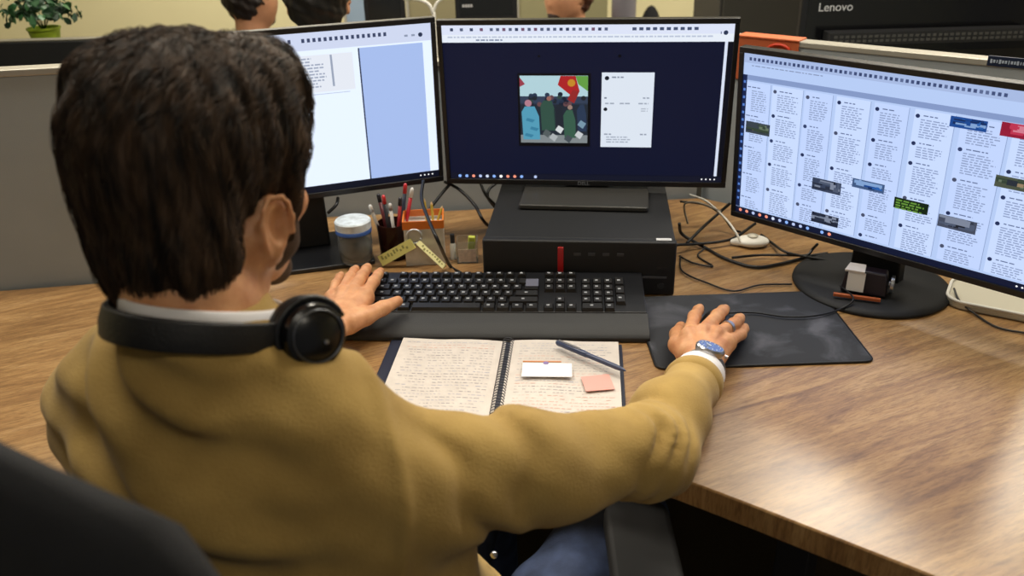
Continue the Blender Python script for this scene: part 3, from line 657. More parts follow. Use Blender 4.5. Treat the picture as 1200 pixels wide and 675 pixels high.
for i, (pts, lb) in enumerate([
    ([D(496, 212, 1.66), D(494, 232, 1.62), D(500, 252, 1.56), D(513, 282, 1.5), U(527, 311, .006), U(540, 320, .003)], 'black cable dropping in front of the paper holder'),
    ([D(531, 212, 1.75), D(520, 224, 1.74), D(505, 243, 1.72), D(490, 262, 1.72), U(480, 268, .005)], 'black cable slanting left below the gap between two monitors'),
    ([D(521, 213, 1.76), D(538, 222, 1.74), D(556, 240, 1.72), D(566, 258, 1.70), U(576, 268, .005)], 'black cable arching down to the left side of the computer'),
    ([D(563, 214, 1.78), D(569, 228, 1.77), D(580, 240, 1.76), D(592, 250, 1.77)], 'black cable passing behind the computer, nearest its rear left corner'),
    ([D(581, 215, 1.80), D(573, 222, 1.79), D(572, 232, 1.78), D(580, 243, 1.775)], 'short curled cable behind the rear left corner of the computer'),
    ([D(396, 232, 1.68), D(394, 240, 1.66), D(384, 250, 1.66)], 'short black cable under the left monitor edge')]):
    cable('power_cable', lb, pts, .0032)

# cables, white hub right of the computer
CG = 'black cables tangled right of the computer'
g = lambda *a: [U(x, y, z) for x, y, z in a]
tang = [(g((796, 262, .05), (800, 275, .02), (826, 290, .004), (850, 303, .004), (885, 313, .004), (920, 308, .004), (950, 300, .004), (970, 297, .006)), .0032, 'thick black cable sweeping low from the computer to the right monitor stand'),
        (g((792, 287, .02), (815, 286, .012), (845, 283, .012), (862, 278, .012), (885, 262, .02)), .0030, 'black cable crossing level just left of the white hub'),
        (g((805, 285, .016), (822, 268, .03), (842, 250, .05), (856, 238, .07)), .0030, 'black cable rising towards the corner of the middle monitor'),
        (g((797, 236, .06), (826, 240, .05), (846, 252, .035), (858, 268, .012), (868, 272, .01)), .0024, 'black cable sagging under the right corner of the middle monitor'),
        (g((858, 302, .011), (890, 299, .008), (922, 299, .010), (945, 299, .012), (952, 292, .02), (958, 286, .035)), .0026, 'black cable running level in front of the white hub'),
        (g((892, 275, .004), (905, 285, .006), (920, 295, .014), (945, 301, .016), (975, 306, .010)), .0026, 'black cable coming from behind the right monitor past the hub'),
        (g((796, 300, .004), (812, 308, .004), (835, 312, .003), (818, 300, .003), (826, 291, .012)), .0018, 'thin looped cable against the right side of the computer')]
for p, r_, lb in tang: cable('power_cable', lb, p, r_)
cable('white_cable', 'white cable arching from behind the computer to the white hub', g((808, 228, .08), (828, 236, .075), (850, 256, .05), (862, 272, .03), (868, 284, .012)), .0022, WHITE)
cable('grey_cable', 'pale grey cable standing at the rear right edge of the computer', g((806, 262, .02), (802, 246, .05), (804, 238, .07), (820, 238, .075), (845, 248, .06)), .0020, mat('grey cable', '8b8880', .5))
wp = U(881, 288, 0); t = thing('cable_hub', 'small white oval hub lying among the cables right of the computer', 'hub', (wp.x, wp.y, 0), -.1)
f = Field((-.05, -.04, -.005), (.05, .04, .04), .002); f.ell((0, 0, .010), (.033, .022, .011), k=.004); f.cone((-.03, 0, .008), (-.038, 0, .008), .008, .006, .006); f.half((0, 0, .0), (0, 0, -1), .001)
npobj('shell', f.mesh(1), WHITE, t, (0, 0, 0)); b = NB(); lathe(b, [(0, .0205), (.010, .0205), (.011, .0225), (0, .0228)], 20); obj('button', b, mat('ivory', 'cfcabb', .4), t, smooth=True)

# box on the round base, and white tray
sp = U(1012, 342, .016)
t = thing('tape_dispenser', 'small black dispenser with white paper and a silver disc on the round base', 'dispenser', (sp.x, sp.y, .0165), math.radians(-28))
vs = NB(); q = box(vs, (0, .005, .020), (.075, .036, .040))
for v in q:
    if v.co.z > .03: v.co.x *= .86; v.co.y = v.co.y*.7+.004
obj('body', vs, mat('aubergine black', '1c151c', .35), t, bevel=.003)
b = NB(); prism(b, [(-.034, -.015), (-.002, -.015), (-.004, .018), (-.030, .018)], .0395, .0425); obj('paper_top', b, PAPER, t)
obj('paper_front', bx((-.014, -.0148, .0225), (.028, .0014, .034), (-.1, 0, 0)), mat('white wrap', 'd9d7d2', .5), t)
b = NB(); lathe(b, [(0, 0), (.006, 0), (.006, .002), (.013, .002), (.016, .003), (.016, .008), (0, .009)], 28, (.037, .004, .020), Matrix.Rotation(math.pi/2, 4, 'Y')); obj('tape_disc', b, STEEL, t, auto=40)
o = obj('pencil_stub', bx((0, 0, 0), (.075, .006, .006)), mat('orange wood', 'a9562b', .5), None, (sp.x-.022, sp.y-.026, .0195), (0, 0, math.radians(-22)), bevel=.001); tag(o, 'orange brown pencil stub on the round base in front of the dispenser', 'pencil')
wp = U(1168, 360, 0); t = thing('plastic_tray', 'white plastic tray at the right edge behind the round base', 'tray', (wp.x+.01, wp.y+.012, 0), math.radians(-32))
b = NB(); prism(b, rrect(.16, .11, .03), 0, .012); obj('tray_floor', b, mat('translucent white', 'cfcab8', .3), t, bevel=.003)
b = NB(); rr = rrect(.157, .107, .028); tube(b, [(x, y, .013) for x, y in rr]+[(rr[0][0], rr[0][1], .013)], .003, 6); obj('tray_rim', b, WHITE, t, smooth=True)
cable('thin_cable', 'thin cable curving round the white tray at the right edge', g((1118, 338, .02), (1124, 352, .012), (1140, 366, .004), (1170, 384, .003), (1215, 392, .003)), .0018)
#PART2
# ------------------------------------------------------------------ the man at the desk
SKIN = bpy.data.materials.new('skin'); SKIN.use_nodes = True
def skin(m, a, b_):
    nt = m.node_tree; bs = nt.nodes['Principled BSDF']; bs.inputs['Roughness'].default_value = .5; bs.inputs['Subsurface Weight'].default_value = .12; bs.inputs['Subsurface Radius'].default_value = (.012, .004, .002); bs.inputs['Subsurface Scale'].default_value = .5
    tc = nt.nodes.new('ShaderNodeTexCoord'); n = nt.nodes.new('ShaderNodeTexNoise'); n.inputs['Scale'].default_value = 45; n.inputs['Detail'].default_value = 4
    r = nt.nodes.new('ShaderNodeValToRGB'); r.color_ramp.elements[0].position = .3; r.color_ramp.elements[0].color = hexc(a); r.color_ramp.elements[1].position = .7; r.color_ramp.elements[1].color = hexc(b_)
    nt.links.new(tc.outputs['Object'], n.inputs['Vector']); nt.links.new(n.outputs['Fac'], r.inputs['Fac']); nt.links.new(r.outputs['Color'], bs.inputs['Base Color'])
    n2 = nt.nodes.new('ShaderNodeTexNoise'); n2.inputs['Scale'].default_value = 260; bn = nt.nodes.new('ShaderNodeBump'); bn.inputs['Strength'].default_value = .25; bn.inputs['Distance'].default_value = .0015
    nt.links.new(tc.outputs['Object'], n2.inputs['Vector']); nt.links.new(n2.outputs['Fac'], bn.inputs['Height']); nt.links.new(bn.outputs['Normal'], bs.inputs['Normal'])
skin(SKIN, 'c08257', 'dca476')
PHI = math.radians(24)
Ff = Vector((math.sin(PHI), math.cos(PHI), 0)); Rr = Vector((math.cos(PHI), -math.sin(PHI), 0)); Zz = Vector((0, 0, 1))
HC = D(233, 221, .79)
HPITCH = math.radians(-6)       # nod towards the screen
HYAW = math.radians(22)
HM = Matrix.Translation(HC) @ Matrix.Rotation(-HYAW, 4, 'Z') @ Matrix.Rotation(HPITCH, 4, 'X')   # head frame: x right, y forward, z up
def h(x, y, z): return tuple(HM @ Vector((x, y, z)))
def hrot(rx=0, ry=0, rz=0): return (HM.to_3x3() @ Euler((rx, ry, rz)).to_matrix()).to_4x4()
ORG = (HC.x, HC.y-.05, -.30)
man = thing('person', 'man in a mustard sweater seen from behind, typing with one hand and using the mouse', 'person', ORG)
def head_field(f, H, hr, k=.012):
    """skull, face, jaw, ears; H maps head coordinates to world"""
    f.ell(H(0, -.012, .030), (.078, .098, .085), hr(), k)            # cranium
    f.ell(H(0, .045, -.030), (.062, .052, .078), hr(), .03)         # face
    f.cone(H(-.050, .012, -.054), H(-.018, .068, -.092), .0235, .016, .022); f.cone(H(.050, .012, -.054), H(.018, .068, -.092), .0235, .016, .022)  # jaw
    f.ell(H(0, .080, -.100), (.022, .016, .016), hr(), .015)         # chin
    f.cone(H(0, .094, .000), H(0, .112, -.034), .007, .011, .012); f.ell(H(.010, .104, -.038), (.008, .008, .006), hr(), .005); f.ell(H(-.010, .104, -.038), (.008, .008, .006), hr(), .005)   # nose
    for sx in (-1, 1):
        f.cone(H(sx*.010, .094, .020), H(sx*.045, .082, .018), .008, .007, .012)      # brow
        f.ell(H(sx*.046, .070, -.022), (.020, .018, .016), hr(), .02)                 # cheekbone
        f.ell(H(sx*.031, .093, .003), (.013, .010, .009), hr(), .006, True)           # eye socket
        f.ell(H(sx*.031, .083, .003), (.012, .012, .011), hr(), .003)                 # eyeball
    f.cone(H(-.020, .096, -.062), H(.020, .096, -.062), .006, .006, .006); f.cone(H(-.016, .098, -.072), H(.016, .098, -.072), .007, .007, .005)   # lips
    for sx in (-1, 1):       # ears
        c = .083
        c = .081; f.ell(H(sx*c, -.006, -.026), (.008, .019, .031), hr(-.15, sx*-.12, sx*-.42), .006)
        f.ell(H(sx*(c+.008), -.002, -.023), (.0065, .011, .018), hr(-.15, 0, sx*-.42), .003, True)
        f.ell(H(sx*(c-.002), .000, -.052), (.006, .010, .011), hr(), .005)
        f.chain([H(sx*(c+.004+.0085*(math.cos(q_)<0)), -.006-.017*math.cos(q_)*-1*-1, -.026+.029*math.sin(q_)) for q_ in np.linspace(-.9, 3.4, 9)], [.0028]*9, .002)
        f.ell(H(sx*(c+.003), .004, -.028), (.004, .005, .008), hr(), .003)
f = Field(np.array(HC)-(.16, .18, .26), np.array(HC)+(.16, .18, .15), .0025)
head_field(f, h, hrot)
NECK = HC+Vector((.008, -.050, -.085))-Ff*.018
nb = tuple(NECK)
f.cone(h(0, -.028, -.03), nb, .054, .059, .02); f.cone(h(0, -.055, -.02), tuple(NECK-Ff*.005), .045, .052, .02)
for sx in (-1, 1): f.cone(h(sx*.058, -.022, -.035), tuple(NECK+Ff*.05+Rr*sx*.02), .016, .018, .02)
HEADPF = f.mesh(2)
# hands
def finger(f, pts, rs, k=.004): f.chain([tuple(p) for p in pts], rs, k)
WR = U(822, 434, .048); WL = U(386, 386, .054)
SHR = D(448, 562, .80); ELR = D(757, 533, .965); SHL = Vector(SHR)-Rr*.335+Vector((0, 0, .004)); ELL = Vector((-.50, .93, .12))
def hand(wrist, mcps, fings, thumb, elbow, zt):
    allp = [wrist]+[p for fg in fings for p in fg]+thumb
    lo = np.min([tuple(p) for p in allp], 0)-.035; hi = np.max([tuple(p) for p in allp], 0)+.035
    fd = (Vector(elbow)-Vector(wrist)).normalized(); far = Vector(wrist)+fd*.09
    lo = np.minimum(lo, np.array(far)-.04); hi = np.maximum(hi, np.array(far)+.04)
    f = Field(lo, hi, .0014)
    f.cone(far, wrist, .031, .026, .01, flat=((0, 0, 1), 1.25))
    f.chain([tuple(wrist+Vector((0, 0, -.004)))]+[], [.02])
    for i, mp_ in enumerate(mcps):
        m2 = mp_+Vector((0, 0, -.004)); f.cone(tuple(Vector(wrist)+(m2-Vector(wrist))*.12+Vector((0, 0, -.002))), tuple(m2), .020, [.0125, .0130, .0125, .0115][i], .012, flat=((0, 0, 1), 1.12))
    for i, fg in enumerate(fings):
        r0 = [.0098, .0102, .0096, .0084][i]
        f.ell(tuple(fg[0]+Vector((0, 0, .0005))), (.0115, .0115, .0115), None, .008)
        finger(f, fg, [r0+.0012, r0*.98, r0*.88, r0*.74], .0035)
        f.ell(tuple(fg[1]), (r0*1.04,)*3, None, .003)
    finger(f, thumb, [.0185, .0145, .0118, .0088], .006)
    # web of the thumb
    f.cone(tuple(thumb[0]), tuple(mcps[0]+Vector((0, 0, -.012))), .012, .009, .016)
    for i in range(4):   # tendons
        f.cone(tuple(Vector(wrist)*.6+mcps[i]*.4+Vector((0, 0, .010))), tuple(mcps[i]+Vector((0, 0, .006))), .0035, .004, .009)
    return f.mesh(1)
V = Vector
rf = [[U(808, 392, .056), U(814, 371, .056), U(818, 364, .044), U(820, 361, .033)],
      [U(824, 389, .060), U(841, 370, .060), U(847, 364, .049), U(850, 362, .037)],
      [U(840, 392, .057), U(860, 380, .050), U(866, 374, .038), U(868, 372, .028)],
      [U(853, 401, .048), U(868, 392, .036), U(872, 386, .024), U(873, 383, .015)]]
rth = [U(807, 414, .040), U(795, 404, .034), U(794, 392, .026), U(798, 383, .019)]
RH = hand(WR, [q[0] for q in rf], rf, rth, ELR, 0)
lf = [[U(428, 346, .062), U(438, 330, .066), U(443, 322, .058), U(446, 318, .050)],
      [U(414, 342, .066), U(424, 324, .070), U(429, 316, .061), U(431, 313, .052)],
      [U(401, 343, .064), U(410, 326, .068), U(415, 318, .059), U(417, 315, .051)],
      [U(389, 348, .057), U(394, 333, .060), U(398, 325, .052), U(400, 322, .045)]]
lth = [U(408, 378, .052), U(428, 371, .050), U(449, 361, .052), U(466, 353, .052)]
LH = hand(WL, [q[0] for q in lf], lf, lth, ELL, 0)
# trunk under the clothes joins head and hands
TC = NECK+Vector((.01, 0, -.15))
HIP = Vector((NECK.x+.185, NECK.y+.0, -.27))
f = Field((-.75, .35, -.40), (.45, 1.32, .42), .009)
f.ell(tuple(TC+Ff*.04+V((0, 0, -.08))), (.135, .085, .17), Matrix.Rotation(-PHI, 4, 'Z'), .03); f.ell(tuple(HIP+Ff*.05), (.13, .09, .13), Matrix.Rotation(-PHI, 4, 'Z'), .04)
f.cone(tuple(NECK), tuple(NECK+V((0, 0, -.08))), .05, .06, .03)
for S_, E_, W2 in ((SHR, ELR, WR), (SHL, ELL, WL)): f.cone(tuple(TC), tuple(S_), .05, .038, .03); f.cone(tuple(S_), tuple(E_), .040, .032, .02); f.cone(tuple(E_), tuple(V(E_)+(V(W2)-V(E_))*.78), .032, .024, .01)
TRUNK = f.mesh(2)
npobj('body', join(HEADPF, TRUNK, RH, LH), SKIN, man, ORG)
# eyes, beard
EYE = mat('eye white', 'e6e2dc', .2)
for sx in (-1, 1):
    b = NB(); bmesh.ops.create_uvsphere(b, u_segments=16, v_segments=10, radius=.0118); obj('eye', b, EYE, man, tuple(V(h(sx*.031, .0845, .003))-V(ORG)), smooth=True)
HAIRM = bpy.data.materials.new('dark brown hair'); HAIRM.use_nodes = True; nt = HAIRM.node_tree; bs = nt.nodes['Principled BSDF']
bs.inputs['Roughness'].default_value = .6; bs.inputs['Specular IOR Level'].default_value = .3
tc = nt.nodes.new('ShaderNodeTexCoord'); mp_ = nt.nodes.new('ShaderNodeMapping'); mp_.inputs['Scale'].default_value = (90, 90, 22); n_ = nt.nodes.new('ShaderNodeTexNoise'); n_.inputs['Scale'].default_value = 1; n_.inputs['Detail'].default_value = 3
r_ = nt.nodes.new('ShaderNodeValToRGB'); r_.color_ramp.elements[0].position = .35; r_.color_ramp.elements[0].color = hexc('17110d'); r_.color_ramp.elements[1].position = .68; r_.color_ramp.elements[1].color = hexc('54402f')
nt.links.new(tc.outputs['Object'], mp_.inputs[0]); nt.links.new(mp_.outputs[0], n_.inputs[0]); nt.links.new(n_.outputs['Fac'], r_.inputs[0]); nt.links.new(r_.outputs[0], bs.inputs['Base Color'])
f = Field(np.array(HC)-(.18, .18, .20), np.array(HC)+(.18, .18, .17), .003)
f.ell(h(0, -.022, .046), (.0885, .096, .088), hrot(), .01)                 # cap of hair
f.ell(h(0, .022, .100), (.078, .074, .032), hrot(.22), .03)               # quiff, swept up
f.ell(h(-.035, -.02, .110), (.045, .06, .022), hrot(.1), .02); f.ell(h(.040, .040, .094), (.034, .045, .028), hrot(.2), .02)
f.ell(h(.055, .034, .052), (.034, .046, .050), hrot(0, .15), .03); f.ell(h(-.055, .034, .052), (.034, .046, .050), hrot(0, -.15), .03)
f.ell(h(.010, -.066, -.015), (.070, .042, .070), hrot(-.1), .03)             # back
f.cone(h(-.006, -.066, -.050), h(.007, -.054, -.138), .038, .026, .025); f.cone(h(.036, -.064, -.045), h(.030, -.054, -.132), .040, .028, .025)    # nape
for sx in (-1, 1): f.cone(h(sx*.080, .030, .04), h(sx*.077, .026, -.038), .017, .008, .012)   # sideburns
f.half(h(0, .074, .05), tuple(HM.to_3x3() @ V((0, 1, -.5))), .012)        # hairline above the forehead
for sx in (-1, 1): f.ell(h(sx*.100, -.002, -.032), (.030, .020, .034), hrot(), .006, True)
rng = np.random.default_rng(3)
ph = rng.uniform(0, 6.28, 12)
def hd(X, Y, Z):
    a = np.arctan2(Y-HC.y, X-HC.x)+.0*Z
    return .0010*np.sin(a*31+ph[0]+3*np.sin(Z*30))+.0012*np.sin(a*17+Z*20+ph[1])+.0008*np.sin(X*170+Z*60+ph[2])*np.sin(Y*150+ph[3])
f.disp(hd)
HP, HF = f.mesh(1)
bvh = BVHTree.FromPolygons([tuple(p) for p in HP], [tuple(int(i) for i in q) for q in HF])
vs_, fs_ = [tuple(p) for p in HP], [tuple(int(i) for i in q) for q in HF]
crown = V(h(-.01, -.055, .11)); fwd = HM.to_3x3() @ V((0, 1, 0)); upv = HM.to_3x3() @ V((0, 0, 1)); rgt = HM.to_3x3() @ V((1, 0, 0))
clump = {}
for s_ in range(7000):
    q = HF[int(rng.integers(len(HF)))]; p = V(HP[q[0]]); nrm = bvh.find_nearest(p)[1]
    if (p-HC).dot(nrm) < 0: nrm = -nrm
    L0 = HM.inverted() @ p
    if L0.z < -.10 and R.random() < .3: continue
    key_ = (round(L0.x/.020), round(L0.y/.020), round(L0.z/.035)); cd = clump.setdefault(key_, V((R.gauss(0, 1), R.gauss(0, 1), R.gauss(0, 1))))
    if L0.z > .075: base_d = -fwd*.75+rgt*(L0.x*6)+fwd*(.9 if L0.y > .055 else 0)
    elif L0.z > .0: base_d = -upv-fwd*(.5 if L0.y > -.05 else 0)
    else: base_d = -upv*1.0-rgt*(L0.x*3)
    d = base_d.normalized()+cd*.17+V((R.gauss(0, 1), R.gauss(0, 1), R.gauss(0, 1)))*.05
    n_s = 6; step = R.uniform(.004, .0075); lift = R.uniform(.0008, .0034) if L0.z < .06 else R.uniform(.001, .005)
    pts = []; pp = p.copy(); nn = nrm.copy()
    for i in range(n_s+1):
        t_ = i/n_s; pts.append(pp+nn*(lift*math.sin(math.pi*min(1, t_*.9+.05))+lift*.4*t_))
        dt = (d-nn*d.dot(nn))
        if dt.length < 1e-4: break
        pp = pp+dt.normalized()*step
        if L0.z > .05: d = (d+(-upv*.12)).normalized()
        hit = bvh.find_nearest(pp); pp = hit[0]; n2_ = hit[1]; nn = n2_ if n2_.dot(nn) > 0 else -n2_
    if len(pts) < 4: continue
    rw = R.uniform(.0004, .0009); o0 = len(vs_); prevd = None
    for i, c in enumerate(pts):
        t_ = (pts[min(i+1, len(pts)-1)]-pts[max(0, i-1)]).normalized(); a_ = t_.cross(nrm)
        a_ = a_.normalized() if a_.length > 1e-5 else t_.orthogonal().normalized(); b2 = t_.cross(a_); r2_ = rw*(1-.75*i/(len(pts)-1))
        for k in range(3): vs_.append(tuple(c+(a_*math.cos(2.094*k)+b2*math.sin(2.094*k))*r2_))
    for i in range(len(pts)-1):
        for k in range(3): fs_.append((o0+i*3+k, o0+i*3+(k+1) % 3, o0+i*3+3+(k+1) % 3, o0+i*3+3+k))
oo = np.array(ORG)
obj('hair', ([tuple(np.array(v_)-oo) for v_ in vs_], fs_), HAIRM, man, smooth=True)
BEARD = mat('short stubble', '46311f', .8, noise=.35, nscale=700)
f = Field(np.array(HC)-(.14, .14, .20), np.array(HC)+(.14, .16, .08), .0028)
f.cone(h(-.066, .024, -.025), h(-.022, .076, -.098), .0100, .0135, .02); f.cone(h(.066, .024, -.025), h(.022, .076, -.098), .0100, .0135, .02)
f.cone(h(-.0505, .018, -.054), h(-.018, .068, -.093), .0250, .0180, .01); f.cone(h(.0505, .018, -.054), h(.018, .068, -.093), .0250, .0180, .01)
f.ell(h(0, .080, -.100), (.023, .018, .017), hrot(), .02); f.cone(h(-.022, .097, -.050), h(.022, .097, -.050), .0055, .0055, .005)
for sx in (-1, 1): f.cone(h(sx*.069, .032, -.008), h(sx*.060, .034, -.050), .0125, .0185, .015)
npobj('beard', f.mesh(1), BEARD, man, ORG)

# sweater
SW = bpy.data.materials.new('mustard knit'); SW.use_nodes = True; nt = SW.node_tree; bs = nt.nodes['Principled BSDF']; bs.inputs['Roughness'].default_value = .9; bs.inputs['Specular IOR Level'].default_value = .15
bs.inputs['Sheen Weight'].default_value = .12
tc = nt.nodes.new('ShaderNodeTexCoord'); n_ = nt.nodes.new('ShaderNodeTexNoise'); n_.inputs['Scale'].default_value = 14; n_.inputs['Detail'].default_value = 5
r_ = nt.nodes.new('ShaderNodeValToRGB'); r_.color_ramp.elements[0].color = hexc('9b7e47'); r_.color_ramp.elements[0].position = .25; r_.color_ramp.elements[1].color = hexc('bb9c5c'); r_.color_ramp.elements[1].position = .75
nt.links.new(tc.outputs['Object'], n_.inputs[0]); nt.links.new(n_.outputs['Fac'], r_.inputs[0]); nt.links.new(r_.outputs[0], bs.inputs['Base Color'])
n2 = nt.nodes.new('ShaderNodeTexNoise'); n2.inputs['Scale'].default_value = 420; n2.inputs['Detail'].default_value = 2; bn = nt.nodes.new('ShaderNodeBump'); bn.inputs['Strength'].default_value = .35; bn.inputs['Distance'].default_value = .002
nt.links.new(tc.outputs['Object'], n2.inputs[0]); nt.links.new(n2.outputs['Fac'], bn.inputs['Height']); nt.links.new(bn.outputs['Normal'], bs.inputs['Normal'])
f = Field((-.80, .35, -.36), (.46, 1.32, .36), .005)
zr = Matrix.Rotation(-PHI, 4, 'Z')
CH = NECK+V((.0, 0, -.245))+Ff*.025
f.ell(tuple(CH), (.175, .125, .20), zr, .03)
f.ell(tuple(CH-Ff*.045+V((0, 0, .05))), (.150, .095, .125), zr @ Matrix.Rotation(.15, 4, 'X'), .04)   # rounded upper back
f.ell(tuple(HIP+V((0, 0, .05))+Ff*.03), (.165, .125, .15), zr, .06); f.cone((-.155, .715, .03), (-.115, .73, -.16), .110, .120, .05)
for sx, S_ in ((1, SHR), (-1, SHL)):
    f.cone(tuple(NECK+V((0, 0, -.075))-Ff*.008), tuple(V(S_).lerp(NECK, .35)+V((0, 0, -.008))), .066, .062, .04); f.cone(tuple(V(S_).lerp(NECK, .35)+V((0, 0, -.008))), tuple(V(S_)-Rr*sx*.01), .062, .060, .04)
f.cone(tuple(NECK+V((0, 0, -.07))), tuple(NECK+V((0, 0, -.02))), .09, .066, .03)
def arm(Sh, El, Wr, e, r=(.060, .056, .050, .036)):
    El = V(El); d = (V(Wr)-El).normalized(); end = El+d*((V(Wr)-El).length-e); mid = V(Sh).lerp(El, .5)
    f.chain([tuple(Sh), tuple(mid), tuple(El), tuple(El.lerp(end, .5)), tuple(end)], [r[0], r[1], r[2], (r[2]+r[3])/2*1.02, r[3]], .03)
    return end, d
f.cone(tuple(V(SHR)+V((0, 0, -.028))), tuple(V(SHR).lerp(V(ELR), .6)+V((0, 0, -.010))), .060, .048, .03)
endR, dR = arm(SHR, ELR, WR, .048); endL, dL = arm(SHL, ELL, WL, .05)
f.cone(tuple(V(SHR)-Rr*.03), tuple(V(SHR)-Rr*.02+V((0, 0, -.16))), .060, .078, .05); f.cone(tuple(V(SHL)+Rr*.02), tuple(V(SHL)+Rr*.03+V((0, 0, -.16))), .055, .07, .05)
ax = (V(ELR)-V(SHR)).normalized()
def folds(X, Y, Z):
    lx = (X-CH.x)*Rr.x+(Y-CH.y)*Rr.y; lz = Z-CH.z
    back = 1/(1+np.exp(-((-((X-CH.x)*Ff.x+(Y-CH.y)*Ff.y))-.01)*60))
    notarm = 1/(1+np.exp((lx-.15)*50))
    w1 = lz+.55*lx+.022*np.sin(lx*17+1)+.012*np.sin(lz*40+lx*25)
    w2 = lz+.10*lx+.018*np.sin(lx*12+2)
    up_ = 1/(1+np.exp(-(lz+.06)*30))
    d = .0080*np.exp(-((lx-.02)/.13)**4)*np.sin(w1*2*math.pi/.125+.6)*back*notarm*up_*np.exp(-((lx+.0)/.14)**2)
    d += .0080*np.sin(w2*2*math.pi/.105+1.2)*back*notarm*(1-up_)*np.exp(-((lx-.02)/.15)**4)
    d += .0022*np.sin((lz+.3*lx)*2*math.pi/.05+2*np.sin(lx*20))*back*notarm
    s = (X-SHR.x)*ax.x+(Y-SHR.y)*ax.y+(Z-SHR.z)*ax.z; L_ = (V(ELR)-V(SHR)).length
    inarm = 1/(1+np.exp(-(s-.03)*60))
    q = s+.7*(Z-SHR.z)+.1*(Y-SHR.y)+.012*np.sin(Z*55+Y*20)
    d += -inarm*.0085*(np.exp(-((q-.055)/.013)**2)+.6*np.exp(-((q-.125-.4*(Z-SHR.z))/.016)**2)+.35*np.exp(-((q-.20)/.02)**2))
    e1 = s-.45*(Z-ELR.z)+.010*np.sin(Z*70+Y*35)-L_
    d += -.0055*(np.exp(-((e1+.045)/.009)**2)+np.exp(-((e1+.012)/.008)**2)+.8*np.exp(-((e1-.022)/.010)**2))*(1+.6*np.sin(Y*60+Z*50))
    crease = s+.15*(Z-SHR.z)
    d += .0035*np.exp(-((crease+.004)/.006)**2)*(1/(1+np.exp(-(lx-.07)*80)))      # armhole seam
    d += .0022*np.sin(X*33+Y*21)*np.sin(Z*38+X*12)+.0012*np.sin(X*80+Z*50)*np.sin(Y*70+Z*30)
    return -1.35*d
f.disp(lambda X, Y, Z: folds(X, Y, Z))
f.half(tuple(endR), tuple(dR), .004) if False else None
f.ell(tuple(NECK+V((0, 0, .035))+Ff*.012), (.060, .066, .062), zr, .01, True)     # neck opening
SWP, SWF = f.mesh(2)
npobj('sweater', (SWP, SWF), SW, man, ORG)
for nm, Wp, end, d in (('shirt_cuff', WR, endR, dR), ('shirt_cuff', WL, endL, dL)):
    q = d.to_track_quat('Z', 'Y').to_matrix().to_4x4(); b = NB()
    lathe(b, [(.0300, -.03), (.0345, .0), (.0350, .014), (.0352, .027), (.0335, .0285), (.0325, .024), (.0315, -.02)], 40, rot=q @ Matrix.Diagonal((1, .92, 1, 1)))
    obj(nm, b, mat('white shirt cotton', 'e9e7ea', .8, bump=.2, bscale=500), man, tuple(V(end)-V(ORG)+d*.012), smooth=True)
    q2 = lathe(NB(), [(.030, -.02), (.0395, -.012), (.0405, 0), (.0395, .010), (.0355, .013), (.033, .008)], 40, rot=q @ Matrix.Diagonal((1, .93, 1, 1)))
    obj('sweater_cuff', q2, SW, man, tuple(V(end)-V(ORG)), smooth=True)
# shirt collar
b = NB(); N_ = 48; rings = []
for k, (dr, dz) in enumerate(((.0, -.03), (.004, .006), (.001, .020), (-.002, .022), (-.004, .018), (-.004, -.03))):
    ring = []
    for i in range(N_):
        a = 2*math.pi*i/N_; front = max(0, math.cos(a))
        rx_, ry_ = .065+dr, .074+dr
        ring.append(b.verts.new(NECK-V(ORG)+Rr*(rx_*math.sin(a)+.004)+Ff*(ry_*math.cos(a)+.012)+V((0, 0, .011+dz-.42*(ry_*math.cos(a)+.012+.07)))))
    rings.append(ring)
for a_, c_ in zip(rings, rings[1:]+rings[:1]):
    for i in range(N_): b.faces.new((a_[i], a_[(i+1) % N_], c_[(i+1) % N_], c_[i]))
obj('shirt_collar', b, MC['white shirt cotton'], man, smooth=True)
# trousers
JEAN = mat('dark blue denim', '3e4c6e', .8, noise=.45, nscale=26, bump=.4, bscale=300)
f = Field((-.45, .45, -.74), (.45, 1.5, -.12), .007)
hr_, hl_ = HIP+Rr*.05+V((0, 0, .045)), HIP-Rr*.11+V((0, 0, .01))
KR, KL = D(728, 612, 1.27), HIP-Rr*.15+Ff*.42+V((0, 0, .05))
f.ell(tuple(HIP+V((0, 0, .0))), (.165, .13, .10), zr, .04)
f.cone(tuple(hr_), tuple(KR), .090, .066, .03); f.cone(tuple(hl_), tuple(KL), .090, .066, .03)
for K, sx in ((KR, 1), (KL, -1)): f.cone(tuple(K), (K.x+.02, K.y+.05, -.66), .062, .045, .03)
f.disp(lambda X, Y, Z: .004*np.sin(X*90+Y*30+2*np.sin(Y*20))*np.exp(-((Y-.75)/.12)**2)+.002*np.sin(Y*70+X*20))
npobj('trousers', f.mesh(2), JEAN, man, ORG)
for K in (KR, KL):
    f = Field((K.x-.1, K.y-.1, -.745), (K.x+.14, K.y+.28, -.60), .006); f.cone((K.x+.02, K.y+.04, -.70), (K.x+.045, K.y+.19, -.712), .038, .030, .02); f.cone((K.x+.02, K.y+.05, -.70), (K.x+.02, K.y+.05, -.64), .04, .044, .02); f.half((0, 0, -.737), (0, 0, -1), .003)
    npobj('shoe', f.mesh(1), mat('dark leather', '1b1512', .45), man, ORG)
b = NB(); bmesh.ops.create_uvsphere(b, u_segments=12, v_segments=8, radius=.0045); obj('rivet', b, STEEL, man, tuple(D(579, 650, 1.0)-V(ORG)), smooth=True)

